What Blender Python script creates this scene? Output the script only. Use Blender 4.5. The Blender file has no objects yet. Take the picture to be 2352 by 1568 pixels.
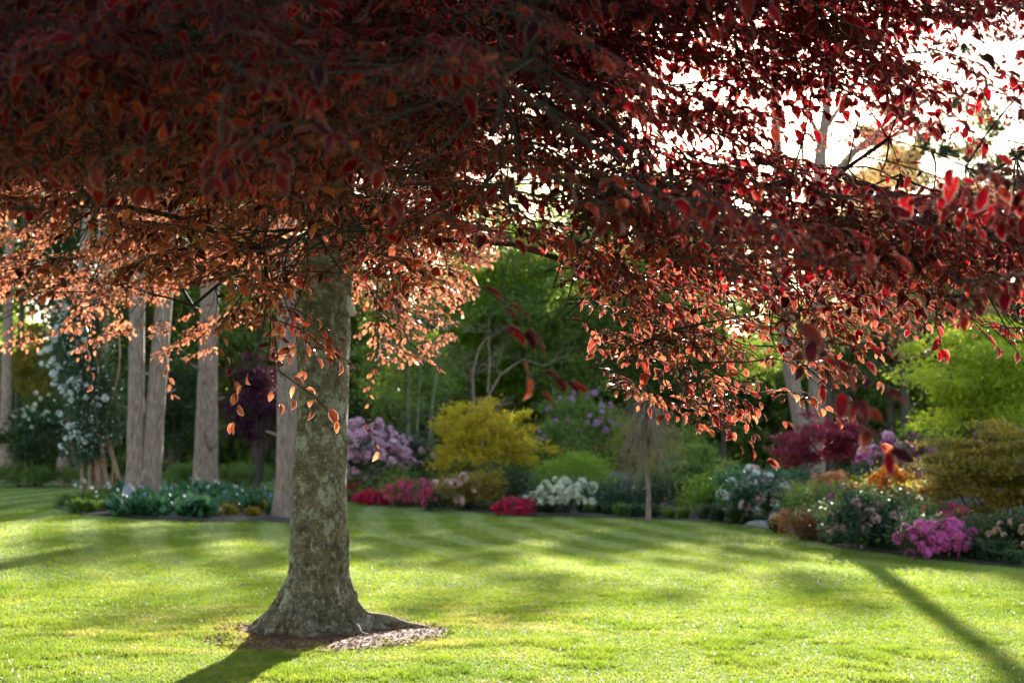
import bpy, math, random
import numpy as np
from mathutils import Vector

rng = np.random.default_rng(11)
random.seed(11)
S = bpy.context.scene
R = math.radians

# ------------------------------------------------------------------ camera
F = 2352 * 50 / 36.0            # focal length in units of a 2352 px wide picture
CX, CY, HOR, CAMZ = 1176.0, 784.0, 1020.0, 1.70
PITCH = math.atan((HOR - CY) / F)
cam_d = bpy.data.cameras.new('camera')
cam = bpy.data.objects.new('camera', cam_d)
S.collection.objects.link(cam)
cam.location = (0, 0, CAMZ)
cam.rotation_euler = (math.pi / 2 + PITCH, 0, 0)
cam_d.lens = 50
cam_d.sensor_width = 36
cam_d.clip_start = 0.05
cam_d.clip_end = 3000
cam_d.dof.use_dof = True
cam_d.dof.focus_distance = 7.6
cam_d.dof.aperture_fstop = 2.8
S.camera = cam

# ------------------------------------------------------------------ sky, sun, exposure
SUN_AZ, SUN_EL = R(7.3), R(16.5)
w = bpy.data.worlds.new('World')
S.world = w
w.use_nodes = True
nt = w.node_tree
bg = nt.nodes['Background']
sky = nt.nodes.new('ShaderNodeTexSky')
sky.sky_type = 'NISHITA'
sky.sun_disc = False
sky.sun_elevation = SUN_EL
sky.sun_rotation = SUN_AZ
sky.air_density = 1.0
sky.dust_density = 0.8
sky.ozone_density = 0.0
nt.links.new(sky.outputs[0], bg.inputs[0])
bg.inputs[1].default_value = 0.12
sl = bpy.data.lights.new('sun', 'SUN')
sl.energy = 5.0
sl.angle = R(0.55)
sl.color = (1.0, 0.94, 0.84)
so = bpy.data.objects.new('sun', sl)
S.collection.objects.link(so)
sund = Vector((math.sin(SUN_AZ) * math.cos(SUN_EL), math.cos(SUN_AZ) * math.cos(SUN_EL), math.sin(SUN_EL)))
so.rotation_euler = sund.to_track_quat('Z', 'Y').to_euler()
so.location = (20, 150, 60)
S.view_settings.view_transform = 'Standard'
S.view_settings.look = 'None'
S.view_settings.gamma = 1
S.view_settings.exposure = 2.0
S.cycles.max_bounces = 7
S.cycles.diffuse_bounces = 2
S.cycles.transmission_bounces = 4
S.cycles.glossy_bounces = 2
S.cycles.sample_clamp_indirect = 4

# ------------------------------------------------------------------ helpers
def sst(x):
    x = np.clip(x, 0, 1)
    return x * x * (3 - 2 * x)

def gz(X, Y):
    X = np.asarray(X, float); Y = np.asarray(Y, float)
    z = 0.26 * sst((-X - 2.6) / 6.0) * sst((Y - 12) / 10)
    z = z + 0.52 * sst((Y - 40) / 15) * sst((X + 5) / 6)
    return z

def P(px, py, D):
    """point at depth Y=D seen at picture position (2352 px wide)"""
    dx = (px - CX) / F; dz = (CY - py) / F
    c, s = math.cos(PITCH), math.sin(PITCH)
    y = c - dz * s; z = s + dz * c
    t = D / y
    return np.array([dx * t, D, CAMZ + z * t])

def G(px, py):
    """ground point at picture position"""
    lo, hi = 4.0, 400.0
    a = P(px, py, 1.0)
    d = (a - [0, 0, CAMZ])
    t = 5.0
    while t < 300:
        q = np.array([0, 0, CAMZ]) + d * t
        if q[2] < gz(q[0], q[1]): break
        t += 0.1
    return np.array([q[0], q[1], float(gz(q[0], q[1]))])

def GD(px, D):
    X = (px - CX) / F * D
    return np.array([X, D, float(gz(X, D))])

def proj(p):
    p = np.asarray(p, float)
    c, s = math.cos(PITCH), math.sin(PITCH)
    y = p[..., 1] * c + (p[..., 2] - CAMZ) * s
    z = -p[..., 1] * s + (p[..., 2] - CAMZ) * c
    y = np.maximum(y, 0.05)
    return CX + p[..., 0] / y * F, CY - z / y * F

def norm(v):
    v = np.asarray(v, float)
    return v / np.maximum(np.linalg.norm(v, axis=-1, keepdims=True), 1e-9)

class MB:
    def __init__(s):
        s.v = []; s.t = []; s.q = []; s.n = 0; s.a = []; s.e = []
    def add(s, v, tris=None, quads=None, tint=None, edge=None):
        v = np.asarray(v, float).reshape(-1, 3)
        if tris is not None and len(tris): s.t.append(np.asarray(tris, np.int64).reshape(-1, 3) + s.n)
        if quads is not None and len(quads): s.q.append(np.asarray(quads, np.int64).reshape(-1, 4) + s.n)
        s.v.append(v)
        s.a.append(np.zeros(len(v)) if tint is None else np.broadcast_to(tint, (len(v),)))
        s.e.append(np.zeros(len(v)) if edge is None else np.broadcast_to(edge, (len(v),)))
        s.n += len(v)
    def tube(s, pts, rad, k=6, tint=0.5, cap=False):
        pts = np.asarray(pts, float); n = len(pts)
        rad = np.broadcast_to(rad, (n,))
        d = np.gradient(pts, axis=0); d = norm(d)
        ref = np.array([0, 0, 1.0]) if abs(d[:, 2]).mean() < 0.8 else np.array([1.0, 0, 0])
        u = norm(np.cross(d, ref)); vv = np.cross(d, u)
        th = np.arange(k) / k * 2 * math.pi
        ring = pts[:, None] + rad[:, None, None] * (np.cos(th)[None, :, None] * u[:, None] + np.sin(th)[None, :, None] * vv[:, None])
        i = np.arange(n - 1)[:, None] * k; j = np.arange(k)[None]; j2 = (j + 1) % k
        q = np.stack([i + j, i + j2, i + k + j2, i + k + j], -1).reshape(-1, 4)
        s.add(ring.reshape(-1, 3), quads=q, tint=tint)
    def mesh(s, name, mat, smooth=False):
        V = np.concatenate(s.v) if s.v else np.zeros((0, 3))
        T = np.concatenate(s.t) if s.t else np.zeros((0, 3), np.int64)
        Q = np.concatenate(s.q) if s.q else np.zeros((0, 4), np.int64)
        m = bpy.data.meshes.new(name)
        m.vertices.add(len(V)); m.vertices.foreach_set('co', V.astype(np.float32).ravel())
        m.loops.add(T.size + Q.size)
        m.loops.foreach_set('vertex_index', np.concatenate([T.ravel(), Q.ravel()]).astype(np.int32))
        m.polygons.add(len(T) + len(Q))
        st = np.concatenate([np.arange(len(T)) * 3, T.size + np.arange(len(Q)) * 4]).astype(np.int32)
        m.polygons.foreach_set('loop_start', st)
        if smooth: m.polygons.foreach_set('use_smooth', np.ones(len(st), bool))
        m.update(calc_edges=True)
        for nm, arr in (('tint', s.a), ('edge', s.e)):
            A = np.concatenate(arr).astype(np.float32)
            if nm == 'edge' and not A.any(): continue
            at = m.attributes.new(nm, 'FLOAT', 'POINT'); at.data.foreach_set('value', A)
        m.materials.append(mat)
        return m

def link(name, mesh, parent=None, loc=None):
    o = bpy.data.objects.new(name, mesh)
    S.collection.objects.link(o)
    if parent is not None: o.parent = parent
    if loc is not None: o.location = [float(x) for x in loc]
    return o

def thing(name, label, cat, loc, group=None, rz=0.0, sc=1.0):
    o = link(name, None, None, loc)
    o.empty_display_size = 0.3
    o['label'] = label; o['category'] = cat
    if group: o['group'] = group
    o.rotation_euler = (0, 0, rz); o.scale = (sc, sc, sc)
    return o

def kindof(o, k): o['kind'] = k; return o

# ------------------------------------------------------------------ materials
class NT:
    def __init__(s, name):
        s.m = bpy.data.materials.new(name); s.m.use_nodes = True
        s.t = s.m.node_tree; s.t.nodes.clear()
        s.out = s.t.nodes.new('ShaderNodeOutputMaterial')
    def n(s, typ, **kw):
        nd = s.t.nodes.new('ShaderNode' + typ)
        for k, v in kw.items():
            if isinstance(k, str) and hasattr(nd, k) and k not in ('inputs',): setattr(nd, k, v)
        return nd
    def l(s, a, b): s.t.links.new(a, b)
    def noise(s, scale, detail=3, rough=0.55, vec=None, dist=0.0):
        n = s.n('TexNoise'); n.inputs['Scale'].default_value = scale; n.inputs['Detail'].default_value = detail
        n.inputs['Roughness'].default_value = rough; n.inputs['Distortion'].default_value = dist
        if vec is not None: s.l(vec, n.inputs['Vector'])
        return n.outputs[0]
    def ramp(s, fac, stops):
        r = s.n('ValToRGB'); e = r.color_ramp.elements
        while len(e) < len(stops): e.new(0.5)
        for i, (p, c) in enumerate(stops):
            e[i].position = p; e[i].color = (c if len(c) == 4 else (*c, 1)) if hasattr(c, '__len__') else (c, c, c, 1)
        s.l(fac, r.inputs[0]); return r.outputs[0]
    def mix(s, fac, a, b, mode='MIX'):
        m = s.n('Mix'); m.data_type = 'RGBA'; m.blend_type = mode
        for sock, v in ((m.inputs[0], fac), (m.inputs[6], a), (m.inputs[7], b)):
            if hasattr(v, 'is_linked') or isinstance(v, bpy.types.NodeSocket): s.l(v, sock)
            elif hasattr(v, '__len__'): sock.default_value = (*v, 1)
            else: sock.default_value = v
        return m.outputs[2]
    def math(s, op, a, b=None, c=None):
        m = s.n('Math'); m.operation = op
        for i, v in enumerate((a, b, c)):
            if v is None: continue
            if isinstance(v, bpy.types.NodeSocket): s.l(v, m.inputs[i])
            else: m.inputs[i].default_value = v
        return m.outputs[0]
    def attr(s, name):
        a = s.n('Attribute'); a.attribute_name = name; return a.outputs['Fac']
    def map(s, scale, kind='Object'):
        tc = s.n('TexCoord'); mp = s.n('Mapping'); mp.inputs['Scale'].default_value = scale
        s.l(tc.outputs[kind], mp.inputs[0]); return mp.outputs[0]

def leaf_mat(name, a, b, ta, tb, fac=0.5, rough=0.45, edge=None, edge_col=None, spec=0.4, thick=None):
    N = NT(name)
    t = N.attr('tint')
    c = N.mix(t, a, b); tc = N.mix(N.math('POWER', t, 1.6) if thick else t, ta, tb)
    if edge is not None:
        e = N.ramp(N.attr('edge'), [(edge, 0.0), (min(edge + 0.1, 1), 1.0)])
        e2 = N.math('MULTIPLY', e, 0.75)
        c = N.mix(e2, c, edge_col[0]); tc = N.mix(e2, tc, edge_col[1])
    p = N.n('BsdfPrincipled'); N.l(c, p.inputs['Base Color'])
    p.inputs['Roughness'].default_value = rough
    p.inputs['Specular IOR Level'].default_value = spec
    tr = N.n('BsdfTranslucent'); N.l(tc, tr.inputs['Color'])
    ms = N.n('MixShader'); ms.inputs[0].default_value = fac
    if thick:                      # some leaves are thick and let little light through
        wn = N.n('TexWhiteNoise'); wn.noise_dimensions = '1D'; N.l(N.math('MULTIPLY', t, 977.0), wn.inputs['W'])
        f = N.n('MapRange'); f.inputs[3].default_value = thick[0]; f.inputs[4].default_value = thick[1]
        N.l(N.math('POWER', wn.outputs[0], thick[2]), f.inputs[0])
        if edge is not None: N.l(N.math('MAXIMUM', f.outputs[0], N.math('MULTIPLY', e, .6)), ms.inputs[0])
        else: N.l(f.outputs[0], ms.inputs[0])
    N.l(p.outputs[0], ms.inputs[1]); N.l(tr.outputs[0], ms.inputs[2])
    N.l(ms.outputs[0], N.out.inputs[0])
    return N.m

def bark_mat(name, dark, mid, pale, scale=(6, 6, 1.2), lichen=None, bump=0.6, rings=False):
    N = NT(name)
    v = N.map(scale)
    n1 = N.noise(2.0, 6, 0.65, v)
    c = N.ramp(n1, [(0.3, dark), (0.5, mid), (0.72, pale)])
    h = n1
    if rings:
        vr = N.map((2.2, 2.2, 26))
        n2 = N.noise(2.5, 4, 0.6, vr)
        m2 = N.ramp(n2, [(0.60, 0.0), (0.65, 1.0)])
        c = N.mix(N.math('MULTIPLY', m2, 0.5), c, (pale[0] * 1.4, pale[1] * 1.4, pale[2] * 1.4))
        h = N.math('ADD', n1, N.math('MULTIPLY', n2, 0.8))
    if lichen:
        for (sc, lo, hi, col, st) in lichen:
            nn = N.noise(sc, 5, 0.7, N.map((1, 1, 0.8)))
            mk = N.ramp(nn, [(lo, 0.0), (hi, 1.0)])
            c = N.mix(N.math('MULTIPLY', mk, st), c, col)
    p = N.n('BsdfPrincipled'); N.l(c, p.inputs['Base Color']); p.inputs['Roughness'].default_value = 0.85
    b = N.n('Bump'); b.inputs['Strength'].default_value = bump; b.inputs['Distance'].default_value = 0.05
    if rings:
        b0 = N.n('Bump'); b0.inputs['Strength'].default_value = 1.0; b0.inputs['Distance'].default_value = 0.16
        N.l(N.noise(5.5, 5, 0.6, N.map((1, 1, .8)), .8), b0.inputs['Height']); N.l(b0.outputs[0], b.inputs['Normal'])
    N.l(h, b.inputs['Height']); N.l(b.outputs[0], p.inputs['Normal'])
    N.l(p.outputs[0], N.out.inputs[0])
    return N.m

def lawn_colour(N):
    """colour of the turf at a place: mowing stripes, tufts, dry patches"""
    g = N.n('NewGeometry'); sx = N.n('SeparateXYZ'); N.l(g.outputs['Position'], sx.inputs[0])
    X, Y = sx.outputs[0], sx.outputs[1]
    d = N.math('MAXIMUM', N.math('SUBTRACT', 38.0, Y), 0.0)
    u = N.math('SUBTRACT', X, N.math('MULTIPLY', N.math('MULTIPLY', d, d), 0.010))
    u = N.math('ADD', u, N.math('MULTIPLY', N.noise(0.25, 2, 0.5, g.outputs['Position']), 0.9))
    st = N.math('SINE', N.math('MULTIPLY', u, 5.6))
    st = N.ramp(N.math('MULTIPLY_ADD', st, 0.5, 0.5), [(0.25, 0.0), (0.75, 1.0)])
    far = N.n('MapRange'); far.inputs[1].default_value = 16; far.inputs[2].default_value = 24
    N.l(Y, far.inputs[0]); stm = N.math('MULTIPLY', st, far.outputs[0])
    n1 = N.noise(0.8, 4, 0.6, g.outputs['Position'])
    n2 = N.noise(5.0, 4, 0.65, g.outputs['Position'])
    c = N.ramp(n1, [(0.32, (0.078, 0.128, 0.018)), (0.5, (0.112, 0.160, 0.026)), (0.68, (0.150, 0.185, 0.040))])
    c = N.mix(N.math('MULTIPLY', N.ramp(n2, [(0.35, 1.0), (0.55, 0.0)]), N.math('MULTIPLY_ADD', far.outputs[0], -0.32, 0.42)), c, (0.038, 0.085, 0.012))
    c = N.mix(N.math('MULTIPLY', stm, 0.55), c, (0.22, 0.27, 0.14))
    # dry patches, mostly near the beech
    dx = N.math('MULTIPLY', N.math('ADD', X, 1.6), 0.26); dy = N.math('MULTIPLY', N.math('SUBTRACT', Y, 13.3), 0.42)
    rr = N.math('ADD', N.math('MULTIPLY', dx, dx), N.math('MULTIPLY', dy, dy))
    near = N.math('SUBTRACT', 1.0, N.math('MINIMUM', rr, 1.0))
    n3 = N.noise(1.5, 5, 0.6, g.outputs['Position'], 0.4)
    dry = N.ramp(N.math('ADD', n3, N.math('MULTIPLY', near, 0.17)), [(0.60, 0.0), (0.76, 1.0)])
    c = N.mix(N.math('MULTIPLY', dry, 0.55), c, (0.27, 0.235, 0.12))
    return c

def mats():
    M = {}
    N = NT('lawn'); c = lawn_colour(N)
    c = N.mix(0.25, c, (0.11, 0.12, 0.03))
    p = N.n('BsdfPrincipled'); N.l(c, p.inputs['Base Color']); p.inputs['Roughness'].default_value = 0.9
    b = N.n('Bump'); b.inputs['Strength'].default_value = 0.8; b.inputs['Distance'].default_value = 0.03
    g = N.n('NewGeometry'); N.l(N.noise(25, 4, 0.7, g.outputs['Position']), b.inputs['Height']); N.l(b.outputs[0], p.inputs['Normal'])
    N.l(p.outputs[0], N.out.inputs[0]); M['lawn'] = N.m
    N = NT('grass'); c = lawn_colour(N)
    c = N.mix(N.attr('tint'), c, N.mix(1.0, c, (1.4, 1.3, 1.15), 'MULTIPLY'))
    p = N.n('BsdfPrincipled'); N.l(c, p.inputs['Base Color']); p.inputs['Roughness'].default_value = 0.75
    p.inputs['Specular IOR Level'].default_value = 0.15
    tr = N.n('BsdfTranslucent'); N.l(N.mix(1.0, c, (2.4, 2.28, 1.35), 'MULTIPLY'), tr.inputs[0])
    ms = N.n('MixShader'); ms.inputs[0].default_value = 0.55
    N.l(p.outputs[0], ms.inputs[1]); N.l(tr.outputs[0], ms.inputs[2]); N.l(ms.outputs[0], N.out.inputs[0]); M['grass'] = N.m
    def plain(name, stops, scale=4, rough=0.9, bump=0.5, dist=0.03):
        N = NT(name); n = N.noise(scale, 6, 0.65, N.map((1, 1, 1)))
        p = N.n('BsdfPrincipled'); N.l(N.ramp(n, stops), p.inputs['Base Color']); p.inputs['Roughness'].default_value = rough
        b = N.n('Bump'); b.inputs['Strength'].default_value = bump; b.inputs['Distance'].default_value = dist
        N.l(n, b.inputs['Height']); N.l(b.outputs[0], p.inputs['Normal']); N.l(p.outputs[0], N.out.inputs[0]); M[name] = N.m
    plain('soil', [(0.3, (0.018, 0.011, 0.007)), (0.55, (0.04, 0.025, 0.016)), (0.75, (0.075, 0.045, 0.03))], 8, dist=0.08)
    plain('bare_earth', [(0.3, (0.07, 0.032, 0.018)), (0.52, (0.15, 0.075, 0.042)), (0.75, (0.25, 0.15, 0.085))], 14, dist=0.02)
    plain('asphalt', [(0.3, (0.10, 0.10, 0.105)), (0.7, (0.15, 0.15, 0.155))], 30)
    plain('rock', [(0.3, (0.16, 0.14, 0.12)), (0.5, (0.32, 0.28, 0.25)), (0.75, (0.48, 0.43, 0.39))], 5)
    M['litter'] = leaf_mat('litter', (0.085, 0.028, 0.012), (0.21, 0.09, 0.04), (0.12, 0.04, 0.01), (0.16, 0.07, 0.03), 0.2, 0.8)
    M['daisy'] = leaf_mat('daisy', (0.75, 0.75, 0.72), (0.8, 0.8, 0.76), (0.7, 0.7, 0.6), (0.7, 0.7, 0.65), 0.35, 0.6)
    # copper beech: tint 0 = crimson, 1 = bronze orange
    M['beech'] = leaf_mat('beech_leaf', (0.007, 0.001, 0.003), (0.014, 0.004, 0.003),
                          (0.40, 0.005, 0.013), (0.96, 0.31, 0.115), 0.45, 0.36, 0.87,
                          ((0.12, 0.07, 0.07), (0.98, 0.72, 0.62)), 0.08, (.04, .84, 1.5))
    M['beech_bark'] = bark_mat('beech_bark', (0.055, 0.042, 0.02), (0.17, 0.13, 0.068), (0.34, 0.28, 0.17), (5, 5, 5),
                     [(2.6, 0.54, 0.62, (0.22, 0.215, 0.135), 0.7), (7, 0.54, 0.60, (0.46, 0.45, 0.34), 0.8), (1.0, 0.50, 0.62, (0.085, 0.08, 0.02), 0.6), (13, 0.57, 0.62, (0.035, 0.028, 0.014), 0.75), (20, 0.56, 0.61, (0.46, 0.44, 0.34), 0.65)], 0.9, True)
    M['twig'] = bark_mat('twig_bark', (0.008, 0.006, 0.004), (0.018, 0.014, 0.009), (0.035, 0.028, 0.018), (4, 4, 4), None, 0.3)
    M['scar'] = bark_mat('scar_wood', (0.4, 0.36, 0.3), (0.55, 0.5, 0.43), (0.65, 0.6, 0.52), (8, 8, 8), None, 0.2)
    M['pine_bark'] = bark_mat('furrowed_bark', (0.115, 0.072, 0.05), (0.265, 0.18, 0.135), (0.43, 0.32, 0.25), (9, 9, 2.2), None, 1.0)
    M['grey_bark'] = bark_mat('grey_bark', (0.17, 0.13, 0.105), (0.34, 0.28, 0.23), (0.52, 0.45, 0.38), (5, 5, 1.2), None, 0.7)
    M['dark_bark'] = bark_mat('dark_bark', (0.03, 0.022, 0.016), (0.06, 0.045, 0.033), (0.1, 0.08, 0.06), (6, 6, 1.2), None, 0.7)
    M['vine_bark'] = bark_mat('vine_bark', (0.14, 0.08, 0.045), (0.30, 0.18, 0.11), (0.42, 0.29, 0.19), (9, 9, 2), None, 0.7)
    M['moss_bark'] = bark_mat('moss_bark', (0.06, 0.08, 0.03), (0.13, 0.15, 0.075), (0.25, 0.25, 0.16), (6, 6, 1.2), None, 0.7)
    M['stump'] = bark_mat('stump_wood', (0.13, 0.13, 0.15), (0.24, 0.24, 0.27), (0.36, 0.36, 0.40), (9, 9, 1), None, 0.6)
    def g(name, a, b, k=2.2, fac=0.45, rough=0.5, tw=(1.25, 1.1, 0.6)):
        ta = tuple(min(0.9, x * k * q) for x, q in zip(a, tw)); tb = tuple(min(0.9, x * k * q) for x, q in zip(b, tw))
        M[name] = leaf_mat(name, a, b, ta, tb, fac, rough)
    g('dark_green', (0.016, 0.036, 0.012), (0.045, 0.080, 0.022))
    g('mid_green', (0.055, 0.11, 0.026), (0.155, 0.215, 0.048))
    g('fresh_green', (0.09, 0.17, 0.02), (0.19, 0.27, 0.03), 2.4)
    g('lime_green', (0.14, 0.22, 0.015), (0.28, 0.34, 0.03), 2.4)
    g('yellow_leaf', (0.26, 0.20, 0.012), (0.58, 0.42, 0.03), 1.9)
    g('olive_leaf', (0.10, 0.10, 0.015), (0.30, 0.225, 0.035), 2.0)
    g('bronze_leaf', (0.12, 0.05, 0.02), (0.22, 0.11, 0.04), 1.8)
    g('purple_leaf', (0.03, 0.006, 0.018), (0.07, 0.015, 0.035), 1.8, tw=(1.3, 0.5, 0.9))
    g('maroon_leaf', (0.10, 0.012, 0.025), (0.24, 0.03, 0.055), 1.8, tw=(1.3, 0.6, 0.8))
    g('grey_green', (0.05, 0.075, 0.045), (0.12, 0.15, 0.09))
    g('rhodo_green', (0.025, 0.055, 0.025), (0.065, 0.115, 0.055), 1.5, 0.3, 0.55)
    g('teal_green', (0.02, 0.075, 0.035), (0.06, 0.16, 0.085), 1.6, 0.35, 0.35)
    g('gold_bud', (0.36, 0.23, 0.10), (0.58, 0.42, 0.18), 1.3, tw=(1.1, 1.0, .8))
    for nm, a, b in (('pink', (0.72, 0.34, 0.50), (0.85, 0.60, 0.70)), ('pale_pink', (0.75, 0.42, 0.42), (0.82, 0.62, 0.58)),
                     ('mauve', (0.42, 0.20, 0.42), (0.60, 0.36, 0.62)), ('rose', (0.62, 0.05, 0.16), (0.78, 0.16, 0.30)),
                     ('crimson', (0.55, 0.01, 0.06), (0.72, 0.03, 0.12)), ('cream', (0.66, 0.68, 0.48), (0.80, 0.80, 0.66)),
                     ('orange', (0.70, 0.17, 0.02), (0.82, 0.33, 0.05)), ('apricot', (0.70, 0.28, 0.10), (0.82, 0.45, 0.22)),
                     ('magenta', (0.62, 0.08, 0.34), (0.80, 0.22, 0.54)), ('peach', (0.72, 0.42, 0.28), (0.80, 0.58, 0.42)),
                     ('white', (0.72, 0.74, 0.70), (0.80, 0.80, 0.78)), ('lilac_blue', (0.30, 0.30, 0.55), (0.45, 0.45, 0.68))):
        M[nm] = leaf_mat(nm + '_petal', a, b, a, b, 0.4, 0.6)
    return M
M = mats()

# ------------------------------------------------------------------ leaf shapes
def leaf_template(full):
    if full:
        t = [0, .26, .54, .82, 1.0]; zz = [0, .02, .02, -.02, -.07]
        sd = [(.20, .19), (.50, .27), (.80, .19)]
        v = [(a, 0, b) for a, b in zip(t, zz)]; e = [.9, 0, 0, .25, 1]
        for a, h in sd:
            v += [(a, h, .075 - .05 * a), (a, -h, .075 - .05 * a)]; e += [1, 1]
        T = [(0, 5, 1), (0, 1, 6), (4, 3, 9), (4, 10, 3)]
        Q = [(1, 5, 7, 2), (1, 2, 8, 6), (2, 7, 9, 3), (2, 3, 10, 8)]
    else:
        v = [(0, 0, 0), (.5, 0, 0), (1, 0, -.07), (.30, .24, .05), (.30, -.24, .05), (.74, .22, .02), (.74, -.22, .02)]
        e = [.9, 0, 1, 1, 1, 1, 1]
        T = [(0, 3, 1), (0, 1, 4), (1, 3, 5), (1, 6, 4), (1, 5, 2), (1, 2, 6)]
        Q = []
    return np.array(v, float), np.array(T), np.array(Q).reshape(-1, 4), np.array(e, float)

def add_leaves(mb, o, d, n, s, tint, full=True):
    """o,d,n (N,3), s (N,) leaf length"""
    V, T, Q, E = leaf_template(full)
    d = norm(d); side = norm(np.cross(n, d)); n = np.cross(d, side)
    N = len(o); k = len(V)
    fold = rng.uniform(0.4, 3.2, N); wd = rng.uniform(0.75, 1.2, N); curl = rng.normal(-.08, .22, N)
    X = V[None, :, 0] * s[:, None]; Yv = V[None, :, 1] * s[:, None] * wd[:, None]
    Z = (V[None, :, 2] * fold[:, None] + curl[:, None] * V[None, :, 0] ** 2 + rng.normal(0, .03, (N, k))) * s[:, None]
    W = o[:, None] + X[..., None] * d[:, None] + Yv[..., None] * side[:, None] + Z[..., None] * n[:, None]
    off = (np.arange(N) * k)[:, None, None]
    mb.add(W.reshape(-1, 3), (T[None] + off).reshape(-1, 3), (Q[None] + off).reshape(-1, 4) if len(Q) else None,
           np.repeat(tint, k), np.tile(E, N))

def add_cards(mb, o, d, n, s, tint, aspect=0.45):
    """simple folded pointed leaves, four corners each"""
    N = len(o)
    d = norm(d); side = norm(np.cross(n, d)); n = np.cross(d, side)
    s = np.broadcast_to(s, (N,))[:, None]
    f = rng.uniform(-.12, .12, (N, 1))
    a = o; b = o + s * (.45 * d + aspect * .5 * side + f * n); c = o + s * d; e = o + s * (.45 * d - aspect * .5 * side + f * n)
    W = np.stack([a, b, c, e], 1).reshape(-1, 3)
    i = np.arange(N)[:, None] * 4
    mb.add(W, np.concatenate([i + [0, 1, 2], i + [0, 2, 3]]), None, np.repeat(tint, 4))

def rand_dir(N, up=0.0):
    v = rng.normal(0, 1, (N, 3)); v[:, 2] += up
    return norm(v)

# ------------------------------------------------------------------ THE SETTING: lawn, soil, road
def poly_in(X, Y, poly):
    X = np.asarray(X); Y = np.asarray(Y); ins = np.zeros(X.shape, bool)
    n = len(poly)
    for i in range(n):
        x1, y1 = poly[i]; x2, y2 = poly[(i + 1) % n]
        c = ((y1 > Y) != (y2 > Y)) & (X < (x2 - x1) * (Y - y1) / (y2 - y1 + 1e-12) + x1)
        ins ^= c
    return ins

edge_px = [(770, 1146), (830, 1156), (930, 1162), (1060, 1172), (1130, 1181), (1240, 1186), (1380, 1189), (1500, 1193), (1640, 1200), (1740, 1210),
           (1830, 1232), (1930, 1258), (2050, 1274), (2200, 1290), (2352, 1306), (2520, 1330), (2700, 1350)]
bed_front = [tuple(G(*p)[:2]) for p in edge_px]
bed_poly = bed_front + [(30, 20), (45, 52), (14, 51.5), (-3, 51), (-6, 48)]
isl_px = [(118, 1166), (190, 1184), (330, 1193), (480, 1199), (600, 1197), (670, 1203), (700, 1190), (660, 1168), (560, 1148), (400, 1140), (250, 1146)]
isl_poly = [tuple(G(*p)[:2]) for p in isl_px]
TX, TY = -1.78, 13.2                       # foot of the copper beech
ring_poly = []
for k in range(40):
    a = k / 40 * 2 * math.pi
    rr = 1 + 0.10 * math.sin(3 * a + 1) + 0.07 * math.sin(5 * a) + random.uniform(-.05, .05)
    ring_poly.append((TX + 0.12 + math.cos(a) * (0.94 if math.cos(a) > 0 else 0.84) * rr, TY - .28 + math.sin(a) * 1.05 * rr))

def terrain_patch(name, mat, poly, lift, res, mound=0.0, xs=None, ys=None):
    px = [p[0] for p in poly]; py = [p[1] for p in poly]
    from mathutils.geometry import tessellate_polygon
    import bmesh
    bm = bmesh.new()
    vs = [bm.verts.new((x, y, 0)) for x, y in poly]
    f = bm.faces.new(vs)
    bmesh.ops.triangulate(bm, faces=[f])
    for it in range(res):
        bmesh.ops.subdivide_edges(bm, edges=[e for e in bm.edges if e.calc_length() > 0.35 * (res - it)], cuts=1, use_grid_fill=True)
    bd = {v for e in bm.edges if len(e.link_faces) == 1 for v in e.verts}
    for v in bm.verts:
        m = 0 if v in bd else mound * (0.6 + 0.4 * math.sin(v.co.x * 3) * math.cos(v.co.y * 2.3))
        v.co.z = float(gz(v.co.x, v.co.y)) + lift + m
    me = bpy.data.meshes.new(name); bm.normal_update()
    for fc in bm.faces:
        if fc.normal.z < 0: fc.normal_flip()
    bm.to_mesh(me); bm.free(); me.materials.append(mat)
    return kindof(link(name, me), 'structure')

def grid_mesh(name, mat, xs, ys):
    mb = MB(); XX, YY = np.meshgrid(xs, ys)
    V = np.stack([XX, YY, gz(XX, YY)], -1).reshape(-1, 3)
    nx, ny = len(xs), len(ys)
    i = np.arange(ny - 1)[:, None] * nx + np.arange(nx - 1)[None]
    mb.add(V, quads=np.stack([i, i + 1, i + nx + 1, i + nx], -1).reshape(-1, 4))
    return link(name, mb.mesh(name, mat, True))

xs = np.concatenate([[-600, -200, -80], np.arange(-40, 40.1, 0.5), [80, 200, 600]])
ys = np.concatenate([[-200, -50, -10], np.arange(0, 80.1, 0.5), [110, 200, 500, 1200]])
kindof(grid_mesh('lawn', M['lawn'], xs, ys), 'structure')
terrain_patch('garden_bed_soil', M['soil'], bed_poly, 0.02, 3, 0.05)
terrain_patch('island_bed_soil', M['soil'], isl_poly, 0.02, 3, 0.05)
terrain_patch('bare_earth', M['bare_earth'], ring_poly, 0.006, 2, 0.012)
road_poly = [(-8, 53.5), (4, 53.0), (14, 53.4), (24, 54.5), (40, 57), (40, 62), (24, 59.2), (14, 58.2), (4, 57.6), (-8, 58.0)]
terrain_patch('road', M['asphalt'], road_poly, 0.02, 4)

def blocked(x, y):
    return poly_in(x, y, bed_poly) | poly_in(x, y, isl_poly)

def vnoise(x, y, sc, seed):
    r = np.random.default_rng(seed); g = r.random((64, 64))
    X = x * sc; Y = y * sc; xi = np.floor(X).astype(int); yi = np.floor(Y).astype(int); fx = X - xi; fy = Y - yi
    fx = fx * fx * (3 - 2 * fx); fy = fy * fy * (3 - 2 * fy)
    q = lambda a, b: g[a % 64, b % 64]
    return (q(xi, yi) * (1 - fx) + q(xi + 1, yi) * fx) * (1 - fy) + (q(xi, yi + 1) * (1 - fx) + q(xi + 1, yi + 1) * fx) * fy

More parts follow.
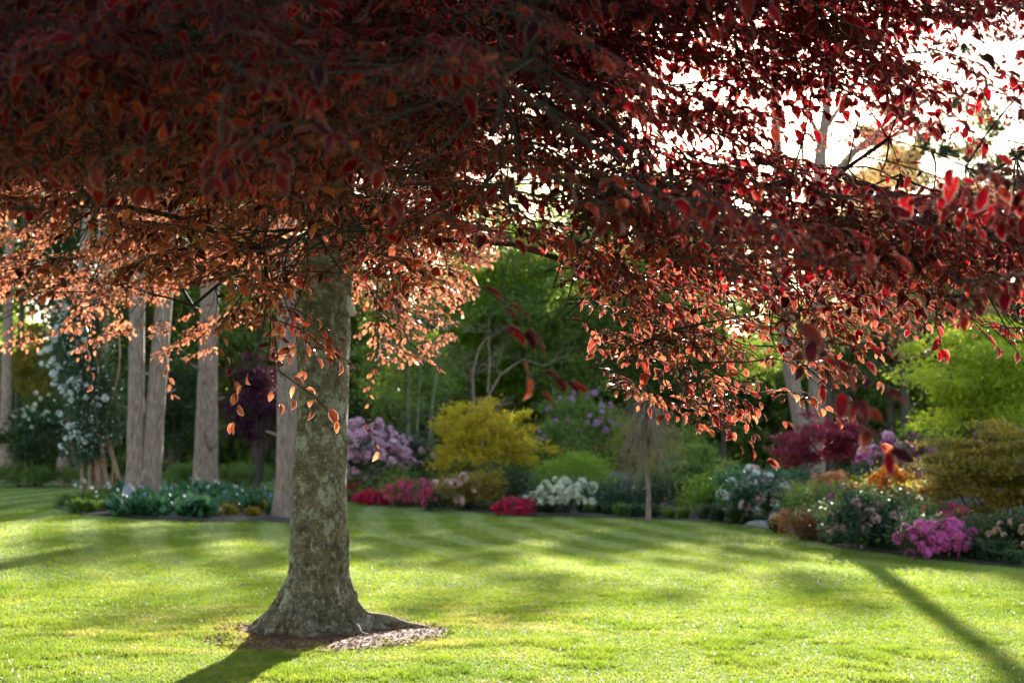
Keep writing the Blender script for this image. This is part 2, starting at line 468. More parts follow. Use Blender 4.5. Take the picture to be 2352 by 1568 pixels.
def scatter_lawn(y0, y1, dens):
    yy = rng.uniform(y0, y1, int(dens * (y1 - y0) * (y1 * .75 + 3)))
    xx = rng.uniform(-.5, .5, len(yy)) * (y1 * .75 + 3)
    k = (np.abs(xx) < yy * .38 + 1.3) & ~blocked(xx, yy)
    xx, yy = xx[k], yy[k]
    inr = poly_in(xx, yy, ring_poly)
    # outer rim of the bare earth keeps thin grass
    dr = np.hypot((xx - TX - .12) / 1.0, (yy - TY + .28) / 1.05)
    keep = ~inr | (rng.random(len(xx)) < np.clip((dr - .62 + .5 * (vnoise(xx, yy, 3.0, 77) - .5)) * 1.1, 0, 1))
    return xx[keep], yy[keep]

mb = MB()
for (y0, y1, dens, wd, ht) in ((9.0, 13, 4200, .0045, .026), (13, 17, 3000, .006, .026), (17, 24, 1500, .009, .026), (24, 34, 600, .015, .026), (34, 50, 140, .026, .028)):
    x, y = scatter_lawn(y0, y1, dens); n = len(x)
    tf = 0.55 * vnoise(x, y, 1.7, 3) + 0.45 * vnoise(x, y, 5.5, 4)
    tuft = sst((tf - .55) / .2)
    tuft = tuft * float(np.interp(y0, [9, 13, 17, 24], [1, .7, .3, .1]))
    h = ht * (0.45 + 0.45 * rng.random(n) + 1.0 * tuft)
    a = rng.uniform(0, 2 * math.pi, n); lean = rng.normal(0, .8, (n, 2))
    z = gz(x, y)
    dxy = np.stack([np.cos(a), np.sin(a)], 1) * wd
    b0 = np.stack([x - dxy[:, 0], y - dxy[:, 1], z], 1); b1 = np.stack([x + dxy[:, 0], y + dxy[:, 1], z], 1)
    tp = np.stack([x + lean[:, 0] * h, y + lean[:, 1] * h, z + h], 1)
    i = np.arange(n)[:, None] * 3
    mb.add(np.stack([b0, b1, tp], 1).reshape(-1, 3), i + [0, 1, 2], None, np.repeat(rng.random(n) * (1 - .5 * tuft), 3))
kindof(link('grass', mb.mesh('grass', M['grass'])), 'stuff')

mb = MB()                                     # daisies: patches of tiny white heads
x, y = scatter_lawn(9.3, 24, 60)
f = vnoise(x, y, .55, 8) * .6 + vnoise(x, y, 2.2, 9) * .4
k = rng.random(len(x)) < (sst((f - .47) / .22) * .85 + .02) * np.interp(y, [9, 13, 17, 24], [1, .9, .3, .06])
x, y = x[k], y[k]; n = len(x)
th = np.arange(6) / 6 * 2 * math.pi
r = rng.uniform(.0045, .0085, n)
z = gz(x, y) + rng.uniform(.028, .05, n)
tl = rng.normal(0, .5, (n, 2))
ring = np.stack([x[:, None] + r[:, None] * np.cos(th), y[:, None] + r[:, None] * np.sin(th),
                 z[:, None] + r[:, None] * (tl[:, :1] * np.cos(th) + (tl[:, 1:] - .5) * np.sin(th))], -1)
i = np.arange(n)[:, None, None] * 6
mb.add(ring.reshape(-1, 3), (i + np.array([(0, 1, 2), (0, 2, 3), (0, 3, 4), (0, 4, 5)])[None]).reshape(-1, 3), None, np.repeat(rng.random(n), 6))
kindof(link('daisies', mb.mesh('daisies', M['daisy'])), 'stuff')

mb = MB()                                     # dry leaf and twig litter on the bare earth
n = 5200
a = rng.uniform(0, 2 * math.pi, n); q = np.sqrt(rng.random(n)) * 1.12
x = TX + .12 + np.cos(a) * q; y = TY - .28 + np.sin(a) * q * 1.05
o = np.stack([x, y, gz(x, y) + .012 + rng.random(n) * .012], 1)
d = rand_dir(n); d[:, 2] *= .25
add_cards(mb, o, d, rand_dir(n, 2.5), rng.uniform(.015, .05, n), rng.random(n), .4)
kindof(link('leaf_litter', mb.mesh('leaf_litter', M['litter'])), 'stuff')

# ------------------------------------------------------------------ THE COPPER BEECH
beech = thing('copper_beech_tree', 'large copper beech with dark red leaves and a lichen-spotted trunk standing on the lawn', 'tree', (TX, TY, 0))
prof = [(0.0, .44, -.02), (.06, .40, -.02), (.12, .355, -.02), (.2, .318, -.02), (.35, .287, -.01), (.5, .258, .0), (.75, .262, .0), (1.1, .25, .0), (1.5, .238, .01), (2.0, .23, .03),
        (2.5, .236, .03), (2.9, .252, .02), (3.15, .255, .03), (3.4, .235, .06), (3.8, .20, .09), (4.5, .17, .12), (5.5, .13, .16), (7, .09, .2), (8.5, .045, .24)]
pz = np.array([p[0] for p in prof]); pr = np.array([p[1] for p in prof]); pxo = np.array([p[2] for p in prof])
K = 160
zs = np.concatenate([np.linspace(-.08, .8, 42), np.linspace(.84, 3.6, 60), np.linspace(3.7, 8.5, 24)])
th = np.arange(K) / K * 2 * math.pi
lobes = [(0.0, .26, .17), (-.48, .12, .16), (-.85, .15, .15), (-1.25, .10, .14), (-1.62, .13, .17), (-2.05, .10, .13), (-2.4, .15, .16), (-2.85, .20, .2), (3.0, .20, .3), (2.3, .2, .3), (1.5, .2, .3), (.8, .2, .3)]
V = []
for z in zs:
    r0 = np.interp(z, pz, pr); x0 = np.interp(z, pz, pxo)
    r = np.full(K, r0)
    zz = max(z, 0)
    for (a, amp, wd) in lobes:
        dd = np.abs((th - a + math.pi) % (2 * math.pi) - math.pi)
        r = r + amp * np.exp(-(dd / wd) ** 2) * math.exp(-zz / .17)
        r = r + amp * .13 * np.exp(-(dd / wd) ** 2) * math.exp(-((zz - .2) / .3) ** 2)
    wrp = 1.1 * np.sin(2 * th + 1) + .7 * np.sin(3 * th - zz * 3)
    r = r + .13 * math.exp(-zz / .27) * (np.abs(np.sin(4.5 * th + wrp)) - .6) + .05 * math.exp(-zz / .5) * (np.abs(np.sin(9 * th + 2 * wrp + zz * 4)) - .6)
    lum = vnoise(th * 4.2 + 9, np.full(K, z * 7.0 + 9), 1.0, 41) * .6 + vnoise(th * 9 + 9, np.full(K, z * 15.0 + 9), 1.0, 42) * .4
    r = r + (lum - .5) * (.15 * math.exp(-zz / .4) + .014)
    r = r + .007 * np.sin(th * 3 + z * 2.1) + .006 * np.sin(th * 7 - z * 3.3 + 1) + .004 * np.sin(th * 11 + z * 9)
    V.append(np.stack([x0 + r * np.cos(th), r * np.sin(th), np.full(K, z)], 1))
mb = MB(); nz = len(zs)
i = np.arange(nz - 1)[:, None] * K; j = np.arange(K)[None]; j2 = (j + 1) % K
mb.add(np.concatenate(V), quads=np.stack([i + j, i + j2, i + K + j2, i + K + j], -1).reshape(-1, 4), tint=.5)
# surface roots
def root(a, L, r0, wob, zr=.0):
    t = np.linspace(0, 1, 14)
    aa = a + wob * np.sin(t * 3.2) * t
    p = np.stack([(.30 + L * t) * np.cos(aa), (.30 + L * t) * np.sin(aa), .05 + zr * (1 - t) + .02 * np.sin(t * 7) - .09 * t ** 3], 1)
    mb.tube(p, r0 * (1 - .72 * t) * (1 + .1 * np.sin(t * 17)), 10)
root(.06, .80, .10, .2, .02); root(-.55, .42, .075, -.3); root(-1.0, .28, .07, .3); root(-2.05, .22, .08, .2); root(-2.8, .38, .085, .2); root(2.9, .5, .08, -.3); root(1.2, .6, .09, .2)
trunk = link('trunk', mb.mesh('beech_trunk', M['beech_bark'], True), beech)
mb = MB()                                      # pale pruning scar on the right of the trunk
tt = np.arange(20) / 20 * 2 * math.pi
c0 = np.array([.255, -.06, 3.0]); ring = []
for (rr, dx) in ((1.0, -.03), (.96, .03), (.75, .045), (.3, .05)):
    ring.append(np.stack([np.full(20, c0[0] + dx) - .10 * np.sin(tt) * rr * .55, c0[1] + .05 * np.cos(tt) * rr, c0[2] + .12 * np.sin(tt) * rr], 1))
i = np.arange(3)[:, None] * 20; j = np.arange(20)[None]; j2 = (j + 1) % 20
mb.add(np.concatenate(ring), quads=np.stack([i + j, i + j2, i + 20 + j2, i + 20 + j], -1).reshape(-1, 4))
mb.add([ring[3].mean(0)] , None, None)
o_ = link('pruning_scar', mb.mesh('pruning_scar', M['scar'], True), trunk)

# where the leaf sprays hang: lower edge of the canopy and openings, per depth layer
def curve(pts):
    xs_ = [p[0] for p in pts]; ys_ = [p[1] for p in pts]
    return lambda x: np.interp(x, xs_, ys_)
low_back = curve([(-900, 700), (0, 800), (90, 790), (150, 830), (210, 870), (260, 770), (320, 805), (390, 880), (440, 840), (500, 845), (560, 800), (640, 790), (670, 650), (800, 650),
                  (850, 900), (900, 830), (960, 850), (1015, 830), (1050, 745), (1110, 640), (1180, 540), (1300, 420), (1500, 380), (1760, 380), (1800, 200), (2352, 120), (3000, 100)])
low_mid = curve([(-900, 600), (0, 700), (150, 720), (330, 740), (390, 800), (440, 760), (505, 790), (540, 960), (575, 880), (620, 860), (655, 780), (690, 650), (800, 650), (860, 880), (880, 780),
                 (960, 700), (1050, 610), (1130, 590), (1190, 600), (1240, 690), (1290, 760), (1350, 860), (1420, 975), (1500, 955), (1600, 975), (1660, 1010), (1740, 1065), (1775, 880),
                 (1850, 900), (1900, 960), (1960, 985), (2020, 1020), (2045, 790), (2110, 745), (2200, 790), (2280, 800), (2352, 830), (3000, 900)])
low_near = curve([(-900, 560), (0, 520), (300, 470), (600, 470), (900, 520), (1050, 580), (1110, 600), (1150, 600), (1300, 560), (1500, 650), (1750, 700), (1850, 860), (1950, 900),
                  (2040, 1050), (2060, 720), (2150, 640), (2352, 820), (3000, 900)])
G_back = ["999999999985211111111100", "999999999987321111111000", "999999999998421111110000", "999999999998532211100000",
          "999999999998622111100000", "777788889998500000000000", "555566677787300000000000", "444444555665000000000000", "444444444480000000000000", "000000099000000000000000", "000000000000000000000000"]
G_mid = ["999999999999877777775542", "999999999998755444554421", "999999999998543333222211", "999999999997654443221100", "666788884984456665433222",
         "111246677775456666655566", "111124666554333444443445", "111114555320112222223445", "111113444210011111111235", "000034454100001111111001", "000000000000000111111000"]
G_near = ["999999984322233332211122", "999999984322222121111112", "999999984322111111000001", "999999985421111111000000", "999999987643222211111111",
          "666666665543222222111111", "111111111111111122221112", "000000000000000112332112", "000000000000000001331001", "000000000000000000022100", "000000000000000000022000"]
def dens(Gd, x, y):
    A = np.array([[int(c) for c in r] for r in Gd], float) / 9
    gx = np.clip((x - 49) / 98, 0, 22.999); gy = np.clip(y / 98, 0, len(Gd) - 1.001)
    xi = int(gx); yi = int(gy); fx = gx - xi; fy = gy - yi
    return (A[yi, xi] * (1 - fx) + A[yi, xi + 1] * fx) * (1 - fy) + (A[yi + 1, xi] * (1 - fx) + A[yi + 1, xi + 1] * fx) * fy
openings = [  # sky windows kept open for the back and mid layers
    [(1800, 215), (1900, 250), (2010, 290), (2150, 300), (2290, 260), (2352, 240), (2400, 420), (2352, 460), (2200, 450), (2020, 400), (1900, 345), (1790, 330)],
    [(1085, 375), (1180, 365), (1240, 420), (1260, 480), (1200, 500), (1110, 440)],
    [(1125, 505), (1190, 500), (1195, 555), (1140, 560)],
    [(1205, 560), (1330, 640), (1330, 730), (1250, 700)], [(2240, 30), (2352, 10), (2420, 200), (2300, 170)]]

leaf_near, leaf_far = MB(), MB()
twigs = MB()
spray_bases = []
TR = np.array([TX, TY, 0])
count = [0]
def in_open(x, y):
    for k, pl in enumerate(openings):
        if poly_in(np.array([x]), np.array([y]), pl)[0]: return True
    return False
def make_spray(p, L, layer, low, hue, scale=.93):
    """a flat, drooping spray of beech twigs with alternate leaves; p is its middle"""
    outw = p - TR; outw[2] = 0; outw = norm(outw)
    pxm, _ = proj(p)
    if pxm > 1150: outw = norm(outw + np.array([1.4, 0, 0]))
    elif pxm < 800: outw = norm(outw + np.array([-.35, 0, 0]))
    ya = rng.normal(0, .38 if pxm > 1150 else .55); c, s = math.cos(ya), math.sin(ya)
    outw = np.array([outw[0] * c - outw[1] * s, outw[0] * s + outw[1] * c, 0])
    slope = rng.uniform(-.6, .0)
    d0 = norm(outw + [0, 0, slope * .5]); d1 = norm(outw + [0, 0, slope * 1.6])
    n = max(4, int(L / .047))
    t = np.linspace(0, 1, n)
    dirs = norm(d0[None] * (1 - t[:, None]) + d1[None] * t[:, None])
    pts = np.cumsum(dirs, 0) * (L / n)
    pts = pts - pts[n // 2] + p
    # all of the spray must lie within the canopy's outline
    X_, Y_ = proj(pts)
    if (Y_ > low(X_)).any(): return False
    if layer != 'near' and (in_open(X_[-1], Y_[-1]) or in_open(X_[n // 2], Y_[n // 2])): return False
    spray_on(pts, dirs, L, hue, scale, p[1] > 10.5)
    return True

def hang(a, b, hue, wide=1.0, scale=1.0, sag=.06):
    """one twig of leaves running from a to b, both (x, y, distance)"""
    A = P(*a); B = P(*b); L = np.linalg.norm(B - A); n = max(4, int(L / .055))
    t = np.linspace(0, 1, n)[:, None]
    pts = A + (B - A) * t + np.array([0, 0, sag * L]) * 4 * t * (1 - t) + rng.normal(0, .006, (n, 3))
    spray_on(pts, norm(np.gradient(pts, axis=0)), L, hue, scale, A[1] > 10.5, wide)

def spray_on(pts, dirs, L, hue, scale=1.0, far=False, wide=1.0):
    n = len(pts)
    side = norm(np.cross(dirs[n // 2], [0, 0, 1])); up = norm(np.cross(side, dirs[n // 2]) + rng.normal(0, .18, 3))
    side = norm(np.cross(dirs[n // 2], up))
    O, D, NN, SZ = [], [], [], []
    seg = []
    sg = 1
    for k in range(1, n):
        sg = -sg
        env = math.sin(math.pi * min(1, (k / n) * .8 + .18))
        l2 = min(L * .36, .26) * wide * env * rng.uniform(.5, 1.1)
        if l2 < .07 or k > n - 3:
            O.append(pts[k]); D.append(dirs[k] + .8 * sg * side); NN.append(up); SZ.append(1); continue
        dd = norm(dirs[k] * rng.uniform(.5, 1.0) + side * sg + up * rng.normal(-.1, .15))
        m = max(2, int(l2 / .029)); q = np.linspace(0.12, 1, m)[:, None]
        pp = pts[k] + dd * l2 * q + np.array([0, 0, -1]) * (l2 * .22) * q ** 2
        s2 = np.where(np.arange(m) % 2 == 0, 1, -1)[:, None]
        ld = dd[None] * .75 + norm(np.cross(dd, up))[None] * s2 * .8
        ld[-1] = dd
        O.extend(pp); D.extend(ld); NN.extend([up] * m); SZ.extend(np.interp(q[:, 0], [0, .6, 1], [.85, 1.08, .8]))
        seg.append((pts[k], pp[-1] if m < 3 else pp[m // 2], pp[-1]))
    O.append(pts[-1]); D.append(dirs[-1]); NN.append(up); SZ.append(.8)
    O = np.array(O); D = norm(np.array(D)); NN = np.array(NN); SZ = np.array(SZ); N = len(O)
    X_, Y_ = proj(O)
    D = D + np.array([0, 0, -1]) * (rng.random(N) ** 3 * 1.1 + .05)[:, None] + rng.normal(0, .16, (N, 3))
    NN = norm(NN + rng.normal(0, .3, (N, 3)))
    sz = .064 * scale * SZ * rng.uniform(.55, 1.25, N)
    tint = np.clip(hue + rng.normal(0, .16, N), 0, 1)
    add_leaves(leaf_far if far else leaf_near, O + D * .004, D, NN, sz, tint, not far)
    k3 = 3 if far else 4
    twigs.tube(pts[::2] if n > 6 else pts, np.linspace(.0038, .0016, len(pts[::2] if n > 6 else pts)), k3)
    if not (far and rng.random() < .5):
        for a, b, c_ in seg: twigs.tube(np.array([a, b, c_]), [.0021, .0017, .0011], 3)
    spray_bases.append(pts[0]); count[0] += N

def fill(Gd, low, target, d0, d1, layer, huef, x0=-700, x1=3000, y0=-900, y1=1080, L0=.4, L1=.85, pw=1.0):
    made = 0; tries = 0
    while made < target and tries < target * 60:
        tries += 1
        px = rng.uniform(x0, x1); py = rng.uniform(y0, y1)
        if px < -250 or px > 2600 or py < -450:
            if rng.random() > .5: continue
        if rng.random() > dens(Gd, px, max(py, 0)) ** pw: continue
        D = d0 + (d1 - d0) * rng.random()
        if layer == 'back' and py > 450: D = 12.5 + 2.6 * rng.random()
        if layer == 'mid' and px > 1200: D = (6.7 if py > 640 else 5.2) + (1.5 if py > 640 else 1.7) * rng.random()
        p = P(px, py, D)
        if p[2] > 11.5: continue
        L = rng.uniform(L0, L1)
        lw = float(low(px))
        if py > lw - 140: L *= .6
        if make_spray(p, L, layer, low, huef(px, py)): made += 1
    return made
hb = lambda x, y: float(np.interp(x, [0, 700, 1100, 1500, 2352], [.85, .82, .66, .4, .2])) * float(np.interp(y, [150, 500], [.45, 1]))  # leaf tint by view position: bronze to crimson sides, lit and shaded zones painted in
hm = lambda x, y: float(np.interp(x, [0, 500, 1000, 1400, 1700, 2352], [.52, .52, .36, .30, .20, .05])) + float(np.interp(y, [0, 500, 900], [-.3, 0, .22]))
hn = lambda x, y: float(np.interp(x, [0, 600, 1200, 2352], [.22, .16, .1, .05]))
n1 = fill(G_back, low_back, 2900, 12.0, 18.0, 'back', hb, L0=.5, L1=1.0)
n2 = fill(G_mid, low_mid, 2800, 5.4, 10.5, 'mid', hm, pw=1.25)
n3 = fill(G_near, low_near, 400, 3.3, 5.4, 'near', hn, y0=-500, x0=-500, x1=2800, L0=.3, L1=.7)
for a in ((( 640, 640, 7), (700, 850, 6.8), .62, 1.2), ((700, 650, 7), (640, 800, 6.8), .6, 1.3), ((600, 720, 6.6), (790, 830, 6.4), .58, 1.2), ((640, 700, 6.8), (770, 790, 6.5), .62, .6), ((640, 850, 6.6), (775, 965, 6.4), .72, .5),
          ((580, 830, 6.6), (538, 965, 6.5), .7, .5), ((610, 850, 6.6), (640, 930, 6.5), .6, .3), ((500, 760, 7), (545, 900, 6.8), .72, .7), ((860, 830, 11.5), (845, 925, 11.3), .8, .5),
          ((830, 950, 11.5), (868, 1035, 11.3), .8, .4), ((380, 820, 12.5), (392, 905, 12.4), .85, .5), ((200, 800, 12), (212, 880, 12), .85, .5), ((940, 790, 10.5), (1005, 850, 10.3), .75, .7),
          ((1600, 930, 6.8), (1755, 1060, 6.5), .42, .45), ((1640, 960, 6.8), (1700, 1020, 6.6), .4, .5), ((1500, 900, 6.6), (1600, 975, 6.4), .45, .6), ((1690, 890, 6.6), (1800, 965, 6.4), .4, .5),
          ((1850, 840, 5.6), (2020, 1015, 5.3), .3, .6), ((1820, 780, 5.6), (1950, 940, 5.3), .3, .7), ((1880, 850, 3.3), (2040, 1040, 3.0), .08, .4), ((1790, 700, 3.2), (1960, 900, 3.0), .1, .5),
          ((1080, 650, 3.7), (1160, 690, 3.6), .22, .25), ((1125, 765, 3.7), (1200, 775, 3.6), .25, .15), ((1180, 815, 3.7), (1240, 885, 3.6), .2, .2), ((1225, 870, 3.7), (1300, 868, 3.6), .2, .12),
          ((1980, 120, 6), (2130, 290, 5.6), .1, .35), ((2100, 200, 6), (2310, 385, 5.6), .08, .3), ((1850, 250, 7), (1960, 290, 6.8), .15, .3), ((2200, 150, 4.4), (2350, 250, 4.2), .06, .35),
          ((2020, 640, 6), (2110, 715, 5.8), .25, .4), ((2180, 690, 6), (2290, 800, 5.8), .2, .5), ((2290, 760, 5.4), (2360, 850, 5.2), .2, .5), ((2150, 720, 6), (2160, 800, 6), .2, .2),
          ((520, 150, 3.3), (760, 290, 3.1), .2, .5), ((520, 200, 3.2), (500, 400, 3.1), .2, .3), ((420, 60, 3.4), (720, 130, 3.2), .2, .5), ((780, 330, 3.3), (900, 440, 3.2), .25, .4)):
    hang(a[0], a[1], a[2], a[3])
# layered sprays drooping to the lower right, with air between them
nst = 0
while nst < 70:
    x0_ = rng.uniform(1250, 1960); y0_ = rng.uniform(610, 960)
    D_ = rng.uniform(6.8, 8.0); ln_ = rng.uniform(90, 190); sl_ = rng.uniform(.12, .62) if x0_ < 1780 else rng.uniform(.5, 1.0)
    x1_ = x0_ + ln_; y1_ = y0_ + ln_ * sl_
    if y1_ > float(low_mid(x1_)) or y0_ > float(low_mid(x0_)) - 20 or (1760 < x1_ < 1830 and y1_ > 800): continue
    hang((x0_, y0_, D_), (x1_, y1_, D_ - rng.uniform(.1, .6)), float(np.clip(rng.normal(.5, .16), 0, 1)), rng.uniform(.5, 1.0), .97, .12); nst += 1
# unseen boughs added overhead and behind the viewpoint to shade leaves, and crown top
for k in range(1900):
    p = np.array([rng.uniform(-8, 5.5), rng.uniform(-4.5, 16), 0])
    p[2] = rng.uniform(4.2, 6.8) if p[1] < 5 else rng.uniform(6.2, 10.5) - .35 * abs(p[0] - TX)
    if p[2] < 3.8: continue
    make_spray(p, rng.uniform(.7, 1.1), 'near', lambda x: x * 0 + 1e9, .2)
for k in range(2900):  # denser sprays high on the sunward side, added to shade the leaves in front
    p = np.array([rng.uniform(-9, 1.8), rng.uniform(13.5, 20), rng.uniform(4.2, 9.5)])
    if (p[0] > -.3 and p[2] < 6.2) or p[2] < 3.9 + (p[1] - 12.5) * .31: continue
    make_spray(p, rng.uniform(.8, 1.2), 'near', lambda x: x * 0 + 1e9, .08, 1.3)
print('sprays', n1, n2, n3, 'leaves', count[0])

# branches that carry the sprays: grow outward from the trunk
SB = np.array(spray_bases)
ncl = 520
cen = SB[rng.choice(len(SB), ncl, replace=False)]
for it in range(3):
    lab = np.empty(len(SB), int)
    for s_ in range(0, len(SB), 1000):
        lab[s_:s_ + 1000] = ((SB[s_:s_ + 1000, None] - cen[None]) ** 2).sum(-1).argmin(1)
    for k in range(ncl):
        if (lab == k).any(): cen[k] = SB[lab == k].mean(0)
cen = cen + [0, 0, .10]
nodes = []; par = []
for z in np.arange(3.1, 8.4, .35):
    nodes.append(np.array([TX + np.interp(z, pz, pxo), TY, z])); par.append(-1)
nt0 = len(nodes); plen = [0.0] * nt0
order = np.argsort(np.linalg.norm((cen - [TX, TY, 5])[:, :2], axis=1))
idx_of = {}
for k in order:
    p = cen[k]; A = np.array(nodes)
    dv = p[None] - A; dist = np.linalg.norm(dv, axis=1)
    cost = dist + .22 * np.array(plen)
    cost[:nt0] += .6 + .8 * np.clip(A[:nt0, 2] - p[2] - .8, 0, None) + .5 * np.clip(p[2] - A[:nt0, 2] - 1.5, 0, None)
    j = int(cost.argmin())
    nodes.append(p); par.append(j); plen.append(plen[j] + dist[j]); idx_of[k] = len(nodes) - 1
wt = np.zeros(len(nodes))
for k in range(ncl): wt[idx_of[k]] += (lab == k).sum()
for i_ in range(len(nodes) - 1, nt0 - 1, -1): wt[par[i_]] += wt[i_]
limbs = MB(); LP = []
for i_ in range(nt0, len(nodes)):
    a = nodes[par[i_]]; b = nodes[i_]; L = np.linalg.norm(b - a)
    ra = min(.05, .0023 * math.sqrt(wt[i_]) + .002); rb = min(.045, .0021 * math.sqrt(max(wt[i_] * .8, 1)) + .0015)
    t = np.linspace(0, 1, max(4, int(L / .18)))[:, None]
    cap = .004 + .045 * sst((np.array([a[1], b[1]]) - 5) / 8); cap = cap * (.35 if b[2] < a[2] - .25 and math.hypot(b[0] - a[0], b[1] - a[1]) < 1.1 else 1); ra = min(ra, cap[0]); rb = min(rb, cap[1])
    if par[i_] < nt0: ra = max(ra, min(.075, .006 * math.sqrt(wt[i_]))); rb = max(rb, ra * .45)
    bow = rng.normal(0, .05, 3) * L + np.array([0, 0, .06 * L])
    wob = rng.normal(0, .010, (len(t), 3)) * min(L, 1); wob[0] = wob[-1] = 0
    LP.append(a + (b - a) * t + bow * (4 * t * (1 - t)) + wob)
    limbs.tube(LP[-1], np.linspace(ra, rb, len(t)), 6)
LP = np.concatenate(LP); tdist = np.linalg.norm(LP[:, :2] - [TX, TY], axis=1)
for s_ in range(len(SB)):
    b = SB[s_]; q = LP - b; bd = math.hypot(b[0] - TX, b[1] - TY)
    a = LP[(np.sqrt((q ** 2).sum(1)) + .6 * np.clip(tdist - bd, 0, None) + .4 * np.clip(.1 - q[:, 2], 0, None) + .22 * rng.random(len(LP))).argmin()]; L = np.linalg.norm(b - a)
    if L < .03: continue
    t = np.linspace(0, 1, 5)[:, None]
    limbs.tube(a + (b - a) * t + (rng.normal(0, .05, 3) * L) * (4 * t * (1 - t)), np.linspace(.0055, .003, 5) * (1 if b[1] > 5.5 else .5), 4)
limbs.v = [v - [TX, TY, 0] for v in limbs.v]; twigs.v = [v - [TX, TY, 0] for v in twigs.v]
leaf_near.v = [v - [TX, TY, 0] for v in leaf_near.v]; leaf_far.v = [v - [TX, TY, 0] for v in leaf_far.v]
br = link('branches', limbs.mesh('beech_branches', M['twig'], True), beech)
link('twigs', twigs.mesh('beech_twigs', M['twig']), br)
crown = MB()
crown.v = leaf_near.v + leaf_far.v; crown.a = leaf_near.a + leaf_far.a; crown.e = leaf_near.e + leaf_far.e
crown.t = leaf_near.t + [t + leaf_near.n for t in leaf_far.t]; crown.q = leaf_near.q + [t + leaf_near.n for t in leaf_far.q]
link('crown', crown.mesh('beech_crown', M['beech']), beech)
del crown, leaf_near, leaf_far

# ------------------------------------------------------------------ generic plants
def stems_mesh(name, h, r, n, mat, rad=.02, k=5):
    mb = MB()
    for _ in range(n):
        a = random.uniform(0, 6.283); e = r * random.uniform(.3, .9)
        t = np.linspace(0, 1, 6)[:, None]
        end = np.array([math.cos(a) * e, math.sin(a) * e, h * random.uniform(.55, .85)])
        st = np.array([math.cos(a) * .08, math.sin(a) * .08, -.05])
        mb.tube(st + (end - st) * t + rng.normal(0, .05, 3) * 4 * t * (1 - t), np.linspace(rad, rad * .35, 6), k)
    return mb.mesh(name, mat, True)

def foliage(name, mat, rx, ry, h, leaf=.07, n=5000, nclump=60, base=.05, csize=.18, up=.6, flat=1.0, seed=0, top=1.0, lumpy=.25, aspect=.45, shell=.55):
    """leaves gathered in clumps over a rounded body, some inside it, gaps between clumps"""
    r = np.random.default_rng(seed)
    d = norm(r.normal(0, 1, (nclump, 3)) + [0, 0, .25]); d[:, 2] = np.abs(d[:, 2]) * np.where(r.random(nclump) < .3, -.55, 1)
    rad = shell + (1 - shell) * r.random(nclump) ** .45
    rad = rad * (1 + r.normal(0, lumpy, nclump))
    hz = (h - base) / 2; cz = base + hz
    C = np.stack([d[:, 0] * rad * rx, d[:, 1] * rad * ry, cz + d[:, 2] * rad * hz], 1)
    ci = r.integers(0, nclump, n)
    cs = csize * r.uniform(.6, 1.3, nclump)
    off = r.normal(0, 1, (n, 3)) * cs[ci][:, None] * [1, 1, .6 * flat]
    o = C[ci] + off
    o[:, 2] = np.maximum(o[:, 2], .03)
    nrm = norm(d[ci] * .6 + r.normal(0, .6, (n, 3)) + [0, 0, up])
    dr = norm(r.normal(0, 1, (n, 3)) + d[ci] * .6 + [0, 0, -.15])
    ct = r.random(nclump)
    tint = np.clip(.55 * ct[ci] + .45 * r.random(n), 0, 1)
    mb = MB(); add_cards(mb, o, dr, nrm, leaf * r.uniform(.7, 1.3, n), tint, aspect)
    me = mb.mesh(name, mat)
    return me, C, d

# one cluster of petals, three variants per colour, shared by every copy
truss_cache = {}
def truss(col, size):
    key = (col, round(size, 3))
    if key not in truss_cache:
        out = []
        for v in range(3):
            mb = MB(); nf = 11
            dd = norm(rng.normal(0, 1, (nf, 3)) + [0, 0, .5])
            for f in dd:
                c = f * size * .42; u = norm(np.cross(f, [.3, .5, .8])); w_ = np.cross(f, u)
                th = np.arange(5) / 5 * 6.283 + rng.random()
                pd = norm(np.cos(th)[:, None] * u + np.sin(th)[:, None] * w_ + .45 * f)
                add_cards(mb, np.repeat([c], 5, 0), pd, np.repeat([f], 5, 0) + rng.normal(0, .15, (5, 3)), size * .42, rng.random(5), .95)
            out.append(mb.mesh(col + '_blossom', M[col]))
        truss_cache[key] = out
    return truss_cache[key]

def shrub(name, label, cat, px, py, D, wpx, hpx, leafm, leaf=.08, n=5000, blossom=None, nb=0, bsize=.12, group=None, bark='dark_bark', ring_only=False, btop=.1, depth=None, mixb=None, **kw):
    """wpx, hpx: size in the picture; (px, py) = middle of its foot; D = distance or None for the ground point"""
    g = G(px, py) if D is None else GD(px, D)
    s = g[1] / F
    rx = wpx * s / 2; h = hpx * s; ry = depth if depth else rx * .85
    t = thing(name, label, cat, g, group)
    kw.setdefault('csize', .13 * max(rx, .5) + .05)
    kw.setdefault('nclump', 70)
    me, C, d = foliage(name + '_foliage', M[leafm], rx, ry, h, leaf=leaf, n=n, seed=int(px * 7 + py), **kw)
    link('foliage', me, t)
    link('stems', stems_mesh(name + '_stems', h * .9, rx * .9, 9, M[bark], .018 + .008 * rx), t)
    if blossom:
        cols = [blossom] + ([mixb] if mixb else [])
        r = np.random.default_rng(int(px * 3 + py))
        dd = norm(r.normal(0, 1, (nb * 3, 3)) + [0, -.7, .35]); dd = dd[(dd[:, 1] < .35) & (dd[:, 2] > -.6 + btop)][:nb]
        for k, f in enumerate(dd):
            rr = r.uniform(.78, 1.16)
            hz = h / 2
            o = link('blossom', random.choice(truss(cols[k % len(cols)], bsize)), t,
                     (f[0] * rx * rr, f[1] * ry * rr, max(.08, hz * 1.02 + f[2] * hz * rr)))
            o.rotation_euler = (r.uniform(-.4, .4), r.uniform(-.4, .4), r.uniform(0, 6.28)); sc = r.uniform(.7, 1.25); o.scale = (sc, sc, sc)
    return t

